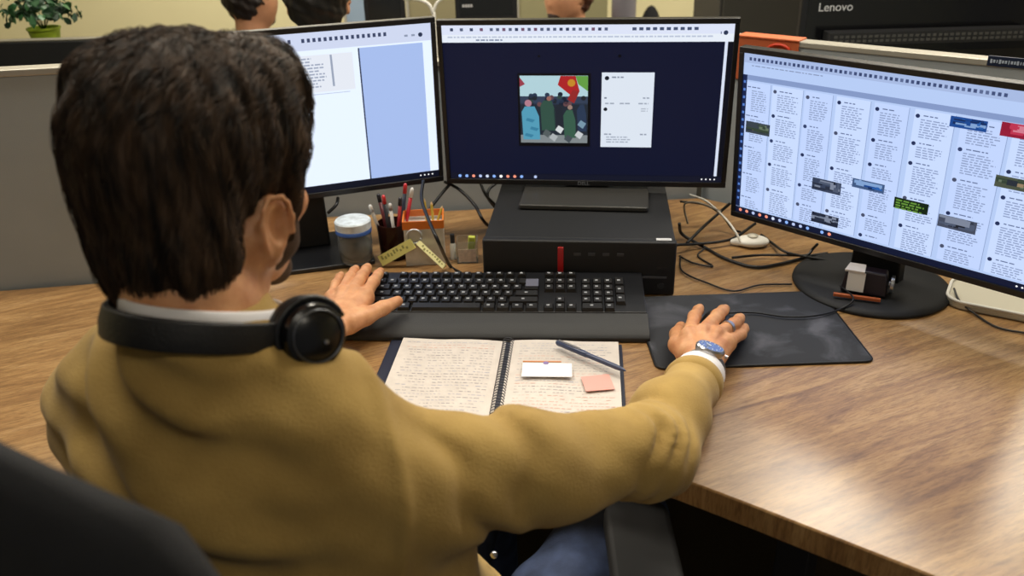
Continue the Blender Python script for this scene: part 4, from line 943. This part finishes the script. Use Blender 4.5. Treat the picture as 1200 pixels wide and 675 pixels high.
# watch and ring
wc = WR-(endR-WR)*.10; q = dR.to_track_quat('Z', 'Y').to_matrix().to_4x4()
t = thing('wristwatch', "steel wristwatch with a blue dial on the man's right wrist", 'watch', wc)
b = NB(); lathe(b, [(.0290, -.009), (.0310, -.009), (.0310, .009), (.0290, .009), (.0290, -.009)], 40, rot=q @ Matrix.Diagonal((1, .88, 1, 1))); obj('strap', b, mat('watch steel', '8f8d88', .3, metal=1, bump=.8, bscale=900), t, auto=30)
upd = (V((0, 0, 1))-dR*dR.z+V((.25, 0, 0))).normalized(); qd = upd.to_track_quat('Z', 'Y').to_matrix().to_4x4()
cpos = upd*.0300
b = NB(); lathe(b, [(0, -.004), (.0195, -.004), (.0205, 0), (.0205, .004), (.0185, .0065), (.0168, .0065)], 40, rot=qd); obj('watch_case', b, STEEL, t, tuple(cpos), auto=35)
b = NB(); lathe(b, [(.0168, .0064), (.0, .0064)], 40, rot=qd); cs_ = obj('dial', b, mat('blue dial', '2a4f9c', .2, coat=1), t, tuple(cpos))
b = NB()
for i in range(12): box(b, qd @ V((.0135*math.cos(i*math.pi/6), .0135*math.sin(i*math.pi/6), .0068)), (.0016, .0016, .0006))
tube(b, [qd @ V((0, 0, .0069)), qd @ V((.008, .003, .0069))], .0007, 6); tube(b, [qd @ V((0, 0, .0069)), qd @ V((-.002, .011, .0069))], .0005, 6)
obj('dial_marks', b, mat('pale lume', 'd8e4f2', .3), t, tuple(cpos))
b = NB(); lathe(b, [(0, 0), (.0025, 0), (.0025, .004), (0, .004)], 12, c=cpos+(dR.cross(upd))*.0225, rot=(dR.cross(upd)).to_track_quat('Z', 'Y').to_matrix().to_4x4()); obj('crown', b, STEEL, t)
p0, p1 = rf[2][0], rf[2][1]; rc = p0.lerp(p1, .62); q = (p1-p0).to_track_quat('Z', 'Y').to_matrix().to_4x4()
b = NB(); lathe(b, [(.0102, -.0032), (.0118, -.0032), (.0120, 0), (.0118, .0032), (.0102, .0032), (.0102, -.0032)], 28, rot=q); o = obj('ring', b, STEEL, None, rc, auto=40); tag(o, "broad silver ring on a finger of the man's right hand", 'ring')

# headphones round the neck
t = thing('headphones', "black headphones hanging round the man's neck", 'headphones', NECK)
b = NB(); pts = []; N_ = 40; prof = [(-.0035, -.012), (.0035, -.0135), (.0055, 0), (.0035, .0135), (-.0035, .012)]
rings = []
for i in range(N_+1):
    a = math.radians(-128+256*i/N_)       # 0 = straight behind
    c = -Ff*(.098*math.cos(a)) + Rr*(.080*math.sin(a)+.006) + V((0, 0, .014))+Ff*.018
    out = (-Ff*math.cos(a)+Rr*math.sin(a)).normalized(); 
    c.z += -.42*(c.dot(Ff)+.076)
    rings.append([b.verts.new(c+out*x+(V((0, 0, 1))-Ff*-.45).normalized()*z*(1 if abs(a) < 1.6 else .6)) for x, z in prof])
for a_, c_ in zip(rings, rings[1:]):
    for k in range(5): b.faces.new((a_[k], a_[(k+1) % 5], c_[(k+1) % 5], c_[k]))
b.faces.new(rings[0]); b.faces.new(rings[-1][::-1])
obj('headband', b, mat('black leatherette', '17171a', .5, bump=.4, bscale=500), t, bevel=.0015)
for sx, cc, nrm in ((1, D(363, 391, .765), None), (-1, None, None)):
    if cc is None: cc = NECK-Rr*.112+Ff*.075+V((0, 0, -.075))
    n3 = (-Ff*.45+Rr*sx*.9+V((0, 0, .25))).normalized() if sx > 0 else (-Rr+Ff*.3).normalized()
    q = n3.to_track_quat('Z', 'Y').to_matrix().to_4x4() @ Matrix.Diagonal((1.15 if sx < 0 else 1, 1, 1, 1)); c = cc-NECK
    b = NB(); lathe(b, [(0, .022), (.012, .022), (.020, .019), (.028, .015), (.031, .006), (.031, -.004), (0, -.004)], 36, c=c, rot=q); e_ = obj('ear_cup', b, mat('gloss black', '0e0f12', .25), t, auto=35)
    b = NB(); lathe(b, [(.0, -.004), (.031, -.004), (.0335, -.008), (.0335, -.016), (.028, -.022), (.018, -.022), (.016, -.014), (0, -.014)], 36, c=c, rot=q); obj('ear_pad', b, mat('pad leather', '1a1a1c', .6), t, smooth=True)
    b = NB(); lathe(b, [(.0225, .0180), (.0235, .0198), (.0245, .0176)], 36, c=c, rot=q); obj('trim_ring', b, mat('dull steel', '6b6d72', .35, metal=1), e_, smooth=True)
    b = NB(); lathe(b, [(0, .0225), (.002, .0225), (.002, .0235), (0, .0240)], 10, c=c+q.to_3x3() @ V((.004, -.006, 0)), rot=q); obj('stud', b, STEEL, e_)
    b = NB(); tube(b, [c+n3*.004+(q.to_3x3() @ V((.033*math.cos(a), .033*math.sin(a), 0))) for a in np.linspace(.2, math.pi+.2, 14)], .003, 8); obj('yoke', b, BLK, t, smooth=True)
cable('headphone_cable', 'thin black cable dropping from the headphone cup onto the desk', [D(388, 420, .775), D(392, 428, .80), D(397, 432, .9), U(402, 425, .02), U(400, 412, .004), U(393, 404, .003)], .0013)

# ------------------------------------------------------------------ office chair
CHP = Vector((-.285, .59, -.74)); CYAW = -PHI-.10
t = thing('office_chair', 'black office chair the man sits on', 'chair', CHP, CYAW)
CLOTH = mat('charcoal chair cloth', '15161a', .85, noise=.15, nscale=60, bump=.4, bscale=500)
def slab(name, w, hgt, th, cz, cy, curve, tilt, m, r=.09, z1=None):
    b = NB(); nx, nz = 20, 18; F_, Bk = [], []
    for side in (0, 1):
        g = []
        for j in range(nz+1):
            row = []
            for i in range(nx+1):
                u_, v_ = i/nx*2-1, j/nz*2-1
                # squircle mapping gives rounded corners
                x = u_*math.sqrt(1-.42*v_*v_)*w/2; z = v_*math.sqrt(1-.30*u_*u_)*hgt/2
                e_ = max(0, 1-max(abs(u_), abs(v_))**6)
                y = curve*(x/(w/2))**2+(th/2*math.sqrt(e_)+.006)*(1 if side else -1)+tilt*-z
                row.append(b.verts.new((x, cy+y, cz+z)))
            g.append(row)
        (Bk if side else F_).append(g)
    A_, B_ = F_[0], Bk[0]
    for g in (A_, B_):
        for j in range(nz):
            for i in range(nx): b.faces.new((g[j][i], g[j][i+1], g[j+1][i+1], g[j+1][i]))
    ring = [(j, 0) for j in range(nz)]+[(nz, i) for i in range(nx)]+[(j, nx) for j in range(nz, 0, -1)]+[(0, i) for i in range(nx, 0, -1)]
    for (j0, i0), (j1, i1) in zip(ring, ring[1:]+ring[:1]): b.faces.new((A_[j0][i0], A_[j1][i1], B_[j1][i1], B_[j0][i0]))
    return obj(name, b, m, t, smooth=True)
slab('backrest', .52, .69, .055, .83, -.165, .05, .10, CLOTH)
b = NB(); prism(b, rrect(.47, .46, .10, 8, 0, .10), .385, .455); obj('seat', b, CLOTH, t, bevel=.02, seg=4)
b = NB(); tube(b, [(0, -.20, .62), (0, -.21, .45), (0, -.15, .37), (0, .05, .365)], .022, 10); obj('back_bracket', b, BLKM, t, smooth=True)
b = NB(); lathe(b, [(0, .05), (.030, .05), (.030, .20), (.024, .21), (.024, .385), (0, .385)], 24, c=(0, .1, 0)); obj('gas_column', b, BLKM, t, auto=40)
for i in range(5):
    a = 2*math.pi*i/5+.3; b = NB(); tube(b, [(0, .1, .085), (.29*math.cos(a), .1+.29*math.sin(a), .07)], [.028, .016], 8); lg = obj('leg', b, BLKM, t, smooth=True)
    b = NB(); lathe(b, [(0, -.011), (.022, -.011), (.0245, -.006), (.0245, .006), (.022, .011), (0, .011)], 20, c=(.29*math.cos(a), .1+.29*math.sin(a), .0265), rot=Matrix.Rotation(a, 4, 'Z') @ Matrix.Rotation(math.pi/2, 4, 'X')); obj('caster', b, BLKM, lg, auto=40)
Ti = (Matrix.Translation(CHP) @ Matrix.Rotation(CYAW, 4, 'Z')).inverted()
ap = Ti @ D(757, 672, 1.02)
for sx in (1, -1):
    c = ap if sx > 0 else V((-.30, ap.y-.05, ap.z))
    b = NB(); prism(b, rrect(.085, .25, .035, 8), -.016, .016); obj('arm_pad', b, mat('armrest black', '08080a', .75), t, (c.x, c.y, c.z), (0, 0, .50 if sx > 0 else .1), bevel=.008, seg=3)
    b = NB(); tube(b, [(c.x, c.y, c.z-.016), (c.x, c.y, c.z-.14), (c.x-sx*.06, c.y-.02, .40), (sx*.16, .12, .375)], .018, 10); obj('arm_post', b, BLKM, t, smooth=True)

# ------------------------------------------------------------------ beyond the dividers
CAB = mat('black cabinet', '0c0c0e', .5)
def backdesk(label, x0, x1, y0, y1):
    t = thing('office_desk', label, 'desk', ((x0+x1)/2, (y0+y1)/2, -.74)); w_, d_ = x1-x0, y1-y0
    obj('desk_top', bx((0, 0, .725), (w_, d_, .03)), WOOD, t, bevel=.002)
    for sx in (-1, 1): obj('leg', bx((sx*(w_/2-.05), 0, .355), (.04, d_-.1, .71)), DGREY, t)
    return t
backdesk('oak desk beyond the middle divider, at the back', -.52, .30, 2.62, 3.0)
lc = AY(90, 44, 2.70)
t = thing('low_cabinet', 'long low black cabinet behind the black screen at the left', 'cabinet', (lc.x-.25, 2.50, -.74))
Hc_ = lc.z+.74
obj('carcass', bx((0, 0, Hc_/2-.01), (1.5, .40, Hc_-.02)), CAB, t, bevel=.003); obj('cabinet_top', bx((0, 0, Hc_-.009), (1.52, .42, .018)), mat('dark cabinet top', '2a2823', .5), t, bevel=.002)
for i in range(3): d_ = obj('door', bx((-.5+i*.5, -.205, Hc_/2), (.485, .012, Hc_-.06)), CAB, t, bevel=.002); obj('handle', bx((.19, -.012, .2), (.015, .015, .12)), DGREY, d_, (-.5+i*.5, -.205, Hc_/2))
ls = AY(90, 42, 2.24); sc_ = thing('desk_screen', 'low black screen beyond the left grey divider, a thin pale line along its top', 'screen panel', (lc.x-.17, 2.24, -.74))
obj('panel', bx((0, 0, (ls.z+.73)/2), (1.5, .03, ls.z+.73)), CAB, sc_, bevel=.002); obj('top_rail', bx((0, 0, ls.z+.7325), (1.5, .031, .005)), mat('dull rail', '5d594b', .5), sc_, bevel=.002)
pp_ = AY(44, 40, 2.46)
t = thing('potted_plant', 'bushy green plant in a lime green pot on the black cabinet', 'plant', (pp_.x, 2.50, lc.z+.0005))
b = NB(); lathe(b, [(0, 0), (.032, 0), (.042, .055), (.045, .057), (.045, .062), (.040, .062), (.038, .052), (0, .050)], 28); obj('pot', b, mat('lime pot', '8fa524', .4), t, auto=40)
b = NB(); fol = R.random
for i in range(230):
    a = R.random()*6.283; e_ = R.uniform(-.25, 1.3); rr_ = R.uniform(.03, .098)
    c = V((rr_*math.cos(a)*math.cos(e_)*1.15, rr_*math.sin(a)*math.cos(e_), .094+rr_*.72*math.sin(e_))); n0 = (c-V((0, 0, .08))).normalized()+V((R.gauss(0, .4), R.gauss(0, .4), R.gauss(0, .4))); n0.normalize()
    s1 = n0.orthogonal().normalized(); s1.rotate(Matrix.Rotation(R.random()*6.28, 3, n0)); s2 = n0.cross(s1); l_ = R.uniform(.011, .019); w_ = l_*.62
    vv = [b.verts.new(c+s1*(l_*x)+s2*(w_*y)+n0*z) for x, y, z in ((-1, 0, -.001), (-.35, -.8, .001), (.4, -.75, .001), (1, 0, -.003), (.4, .75, .001), (-.35, .8, .001))]
    f1 = b.faces.new(vv); f1.material_index = i % 2
obj('foliage', b, [mat('leaf green', '2c5a30', .5), mat('dark leaf green', '1a3a22', .5)], t)
b = NB()
for i in range(9):
    a = i*.7; tube(b, [(0, 0, .05), (.02*math.cos(a), .02*math.sin(a), .085), (.05*math.cos(a), .05*math.sin(a), .12)], .0015, 5)
obj('stem', b, mat('stem green', '3c5a2a', .6), t, smooth=True)

def bg_monitor(label, px0, px1, pyb, y, hgt, yaw=0, txt=None, toff=None, foot=True, cat='monitor', tsize=.025, depth=.05, ledge=-.0):
    a, c = AY(px0, pyb, y), AY(px1, pyb, y); w_ = (c-a).length; mid = (a+c)/2
    t = thing('monitor', label, cat, (mid.x, y+depth/2+.02, ledge), yaw)
    z0 = a.z-ledge
    b = NB(); box(b, (0, 0, z0+hgt/2), (w_, depth*.5, hgt)); obj('display_frame', b, mat('monitor back black', '16171b', .45), t, bevel=.004)
    b = NB(); box(b, (0, depth*.4, z0+hgt*.5), (w_*.7, depth*.5, hgt*.7)); obj('rear_housing', b, BLKM, t, bevel=.006)
    obj('screen_glass', bx((0, -depth*.25-.0008, z0+hgt/2+.01), (w_-.03, .001, hgt-.05)), mat('dark glass', '0b0b0e', .15), t)
    if z0 > .03:
        b = NB(); box(b, (0, .02, z0/2+.01), (.05, .02, z0+.06)); obj('stand_neck', b, BLKM, t)
    b = NB(); prism(b, rrect(.2, .15, .02), 0, .01); obj('stand_base', b, BLKM, t)
    if txt: obj('logo', xf(text_mesh(txt, tsize, .0004), Matrix.Translation((toff[0], -depth*.25-.0022, z0+toff[1])) @ Matrix.Rotation(math.pi/2, 4, 'X')), mat('pale logo', 'c8cace', .4), t)
    return t
# opposite desks carry the monitors
backdesk('oak desk beyond the right divider, under the wide black monitor', 1.45, 3.0, 2.10, 2.75)
lm = bg_monitor('wide black monitor with a pale brand word beyond the right divider', 936, 1248, 82, 2.25, .40, 0, 'Lenovo', (-.265, .151), tsize=.030)
b = NB(); box(b, (-.03, -.045, 0), (.52, .05, .030))
for i in range(34):
    for j in (-1, 1): box(b, (-.03-.245+i*.0148, -.0703, j*.0055), (.009, .002, .0065), mi=1)
obj('speaker_bar', b, [mat('sound bar black', '1c1d20', .6), mat('grille grey', '4a4a48', .6)], lm, (0, 0, AY(1068, 47, 2.19).z))
a_, c_ = AY(840, 60, 2.75), AY(948, 60, 2.75)
t = thing('storage_locker', 'dark grey brown locker between the beige wall and the wide black monitor', 'locker', ((a_.x+c_.x)/2, 2.95, -.74))
wl = c_.x-a_.x; obj('carcass', bx((0, 0, .75), (wl, .38, 1.5)), mat('taupe metal', '2f2d28', .6), t, bevel=.003); d_ = obj('door', bx((0, -.194, .75), (wl-.02, .01, 1.46)), mat('taupe metal door', '34322c', .55), t, bevel=.002)
obj('handle', bx((0, -.01, 0), (.012, .02, .12)), DGREY, d_, (wl*.4, -.194, .80))
# things on the far desk between the left and middle monitors
bg_monitor('dark monitor between the two colleagues and the pale strip, far back', 428, 476, 44, 2.84, .30, .1, depth=.04)
sm = bg_monitor('black monitor with a tiny pale logo above the middle monitor', 534, 607, 34, 2.78, .30, -.02, depth=.04)
z_ = AY(544, 8, 2.79).z; b = NB()
for k in range(4): box(b, (-.072+k*.0085, -.0115, z_), (.0065, .0012, .008))
obj('logo', b, mat('pale logo', 'c8cace', .4), sm)
def upright(name, label, cat, px0, px1, y, z0, z1, th, m_, parts=True):
    a_, c_ = AY(px0, 10, y), AY(px1, 10, y); w_ = c_.x-a_.x; t = thing(name, label, cat, ((a_.x+c_.x)/2, y+th/2, z0))
    obj('panel', bx((0, 0, (z1-z0)/2), (w_, th, z1-z0)), m_, t, bevel=.003); obj('edge_trim', bx((-w_/2+.006, -th/2-.002, (z1-z0)/2), (.012, .004, z1-z0)), RAIL, t); return t
upright('room_divider', 'pale blue grey upright panel behind the second colleague', 'divider', 402, 428, 3.85, -.74, .80, .04, mat('pale blue grey panel', '8fa3b8', .6))
upright('room_divider', 'khaki grey upright panel left of the black monitor with the tiny logo', 'divider', 476, 535, 3.85, -.74, .75, .04, mat('khaki panel', '8b8363', .75))
upright('room_divider', 'olive grey upright panel right of the black monitor with the tiny logo', 'divider', 605, 712, 3.85, -.74, .80, .04, mat('olive panel', '8c8764', .75))
a_ = AY(729, 10, 3.45); t = thing('pillar', 'grey round pillar left of the beige wall section', 'pillar', (a_.x, 3.40, -.74))
b = NB(); lathe(b, [(0, 0), (.047, 0), (.047, 1.9), (0, 1.9)], 28); obj('shaft', b, mat('grey paint', '77737a', .5), t, auto=40); b = NB(); lathe(b, [(0, 0), (.06, 0), (.06, .05), (.047, .055)], 28); obj('foot_ring', b, DGREY, t, auto=40)
# far chair and white cable fork
a_ = AY(763, 12, 3.98); t = thing('office_chair', 'small dark office chair back seen above the middle monitor', 'chair', (a_.x, 3.98, -.74))
zt_ = AY(762, 6, 3.98).z+.74
b = NB(); bmesh.ops.create_uvsphere(b, u_segments=20, v_segments=12, radius=1); xf(b, Matrix.Translation((0, 0, zt_-.22)) @ Matrix.Diagonal((.062, .035, .22, 1))); obj('backrest', b, CLOTH, t, smooth=True)
b = NB(); prism(b, rrect(.30, .34, .08, 6, 0, -.15), .44, .50); obj('seat', b, CLOTH, t, bevel=.01)
b = NB(); tube(b, [(0, -.15, .03), (0, -.15, .44)], .025, 12); tube(b, [(0, -.15, .44), (0, .03, .43), (0, .02, zt_-.3)], .015, 8)
for i in range(5): tube(b, [(0, -.15, .06), (.24*math.cos(i*1.2566), -.15+.24*math.sin(i*1.2566), .022)], [.022, .02], 8)
obj('pedestal', b, BLKM, t, smooth=True)
a_ = AY(508, 24, 2.5)
b = NB(); P0 = V((0, 0, 0)); tube(b, spline([(a_.x*0-.0, 0, -a_.z+.001), (.002, 0, -.01), (.0, 0, .02), (-.012, 0, .045), (-.040, 0, .058), (-.08, 0, .062)], 6), .005, 8); tube(b, spline([(0, 0, .02), (.012, 0, .046), (.035, 0, .062), (.05, 0, .07)], 6), .004, 8)
o = obj('lamp_arm', b, WHITE, None, (a_.x, 2.5, a_.z), smooth=True); tag(o, 'thin white forked lamp arm between the left and middle monitors', 'lamp')

# ------------------------------------------------------------------ colleagues
def colleague(lb, c, yaw, hairc, shirt, floor_seat, beard=False, s=1.0, seed=1, nod=0.0, group=None):
    t = thing('person', lb, 'person', (c.x, c.y, c.z-.62)); og = (c.x, c.y, c.z-.62)
    M_ = Matrix.Translation(c) @ Matrix.Rotation(yaw, 4, 'Z') @ Matrix.Rotation(nod, 4, 'X') @ Matrix.Scale(s, 4); M3 = (Matrix.Rotation(yaw, 3, 'Z') @ Matrix.Rotation(nod, 3, 'X'))
    H = lambda x, y, z: tuple(M_ @ V((x, y, z))); hr = lambda a=0, b_=0, c_=0: (M3 @ Euler((a, b_, c_)).to_matrix()).to_4x4()
    B = Matrix.Translation(c) @ Matrix.Rotation(yaw, 4, 'Z'); Q = lambda x, y, z: tuple(B @ V((x, y, z))); br = Matrix.Rotation(yaw, 4, 'Z')
    f = Field(np.array(c)-(.16, .16, .30), np.array(c)+(.16, .16, .16), .005); head_field(f, H, hr); f.cone(H(0, -.025, -.04), Q(0, -.03, -.22), .053, .060, .02); hp_ = f.mesh(1)
    f = Field(np.array(c)-(.42, .42, .66), np.array(c)+(.42, .42, .0), .012)
    f.ell(Q(0, -.01, -.40), (.13, .085, .20), br, .03); f.cone(Q(0, -.03, -.2), Q(0, -.02, -.3), .05, .08, .03)
    for sx in (-1, 1): f.cone(Q(sx*.15, -.02, -.27), Q(sx*.19, .05, -.52), .04, .035, .03); f.cone(Q(sx*.19, .05, -.52), Q(sx*.12, .26, -.50), .034, .024, .02); f.cone(Q(sx*.12, .26, -.50), Q(sx*.10, .33, -.50), .022, .016, .01)
    tp = f.mesh(1)
    sk = mat('skin light', 'c08a68', .55, noise=.06, nscale=30)
    npobj('body', join(hp_, tp), sk, t, og)
    f = Field(np.array(c)-(.14, .14, .16), np.array(c)+(.14, .14, .16), .0045)
    f.ell(H(0, -.022, .042), (.086, .098, .088), hr(), .01); f.ell(H(0, .02, .085), (.065, .07, .035), hr(.2), .02); f.ell(H(0, -.065, -.01), (.068, .04, .062), hr(), .02)
    f.half(H(0, .068, .05), tuple(M3 @ V((0, 1, -.5))), .01)
    for sx in (-1, 1): f.ell(H(sx*.094, .006, -.012), (.026, .024, .040), hr(), .006, True); f.cone(H(sx*.076, .022, .03), H(sx*.077, .016, -.020), .011, .007, .01)
    f.disp(lambda X, Y, Z: .0025*np.sin(X*190+seed)*np.sin(Y*170+Z*120)+.002*np.sin(Z*160+X*90))
    npobj('hair', f.mesh(1), mat('hair %s' % hairc, hairc, .55, noise=.4, nscale=160), t, og)
    if beard:
        f = Field(np.array(c)-(.13, .14, .16), np.array(c)+(.13, .15, .05), .004)
        for sx in (-1, 1): f.cone(H(sx*.064, .020, -.030), H(sx*.022, .076, -.098), .013, .020, .02)
        f.ell(H(0, .080, -.100), (.028, .022, .022), hr(), .02); f.cone(H(-.022, .097, -.050), H(.022, .097, -.050), .007, .007, .005); npobj('beard', f.mesh(1), mat('beard brown', '2d1c14', .8), t, og)
    f = Field(np.array(c)-(.42, .42, .66), np.array(c)+(.42, .42, -.12), .008)
    f.ell(Q(0, -.01, -.42), (.165, .115, .22), br, .04)
    for sx in (-1, 1): f.cone(Q(sx*.06, -.02, -.245), Q(sx*.16, -.02, -.28), .06, .056, .04); f.cone(Q(sx*.16, -.02, -.28), Q(sx*.20, .05, -.52), .055, .047, .03); f.cone(Q(sx*.20, .05, -.52), Q(sx*.13, .24, -.50), .045, .034, .03)
    f.disp(lambda X, Y, Z: .003*np.sin(X*60+Z*40)*np.sin(Y*50)); npobj('shirt', f.mesh(1), mat('shirt %s' % shirt, shirt, .9, bump=.3, bscale=300), t, og)
    # legs, seated
    f = Field(np.array(c)-(.5, .62, 1.25), np.array(c)+(.5, .62, -.5), .014)
    for sx in (-1, 1): f.cone(Q(sx*.09, -.02, -.64), Q(sx*.12, .38, -.66), .085, .06, .03); f.cone(Q(sx*.12, .38, -.66), Q(sx*.12, .40, min(-.9, floor_seat+.08)), .058, .045, .02)
    f.ell(Q(0, -.02, -.62), (.17, .13, .09), br, .03); npobj('trousers', f.mesh(1), mat('dark trousers', '1c2029', .85), t, og)
    return t
c1 = AY(296, 3, 3.25); c2 = AY(371, -6, 2.27); c3 = AY(665, -3, 3.36)
colleague('dark haired bearded colleague in profile at the top left, facing right', c1, math.radians(-52), '1c1310', '6a7078', -1.0, True, .62, 1)
colleague('dark haired colleague seen from behind above the left monitor', c2, math.radians(8), '1b1613', '7d7a70', -1.0, False, .88, 2, .35)
colleague('colleague whose face just shows above the middle monitor', c3, math.radians(128), '4a2a1c', '4a3a34', -1.0, True, .66, 3, .1)
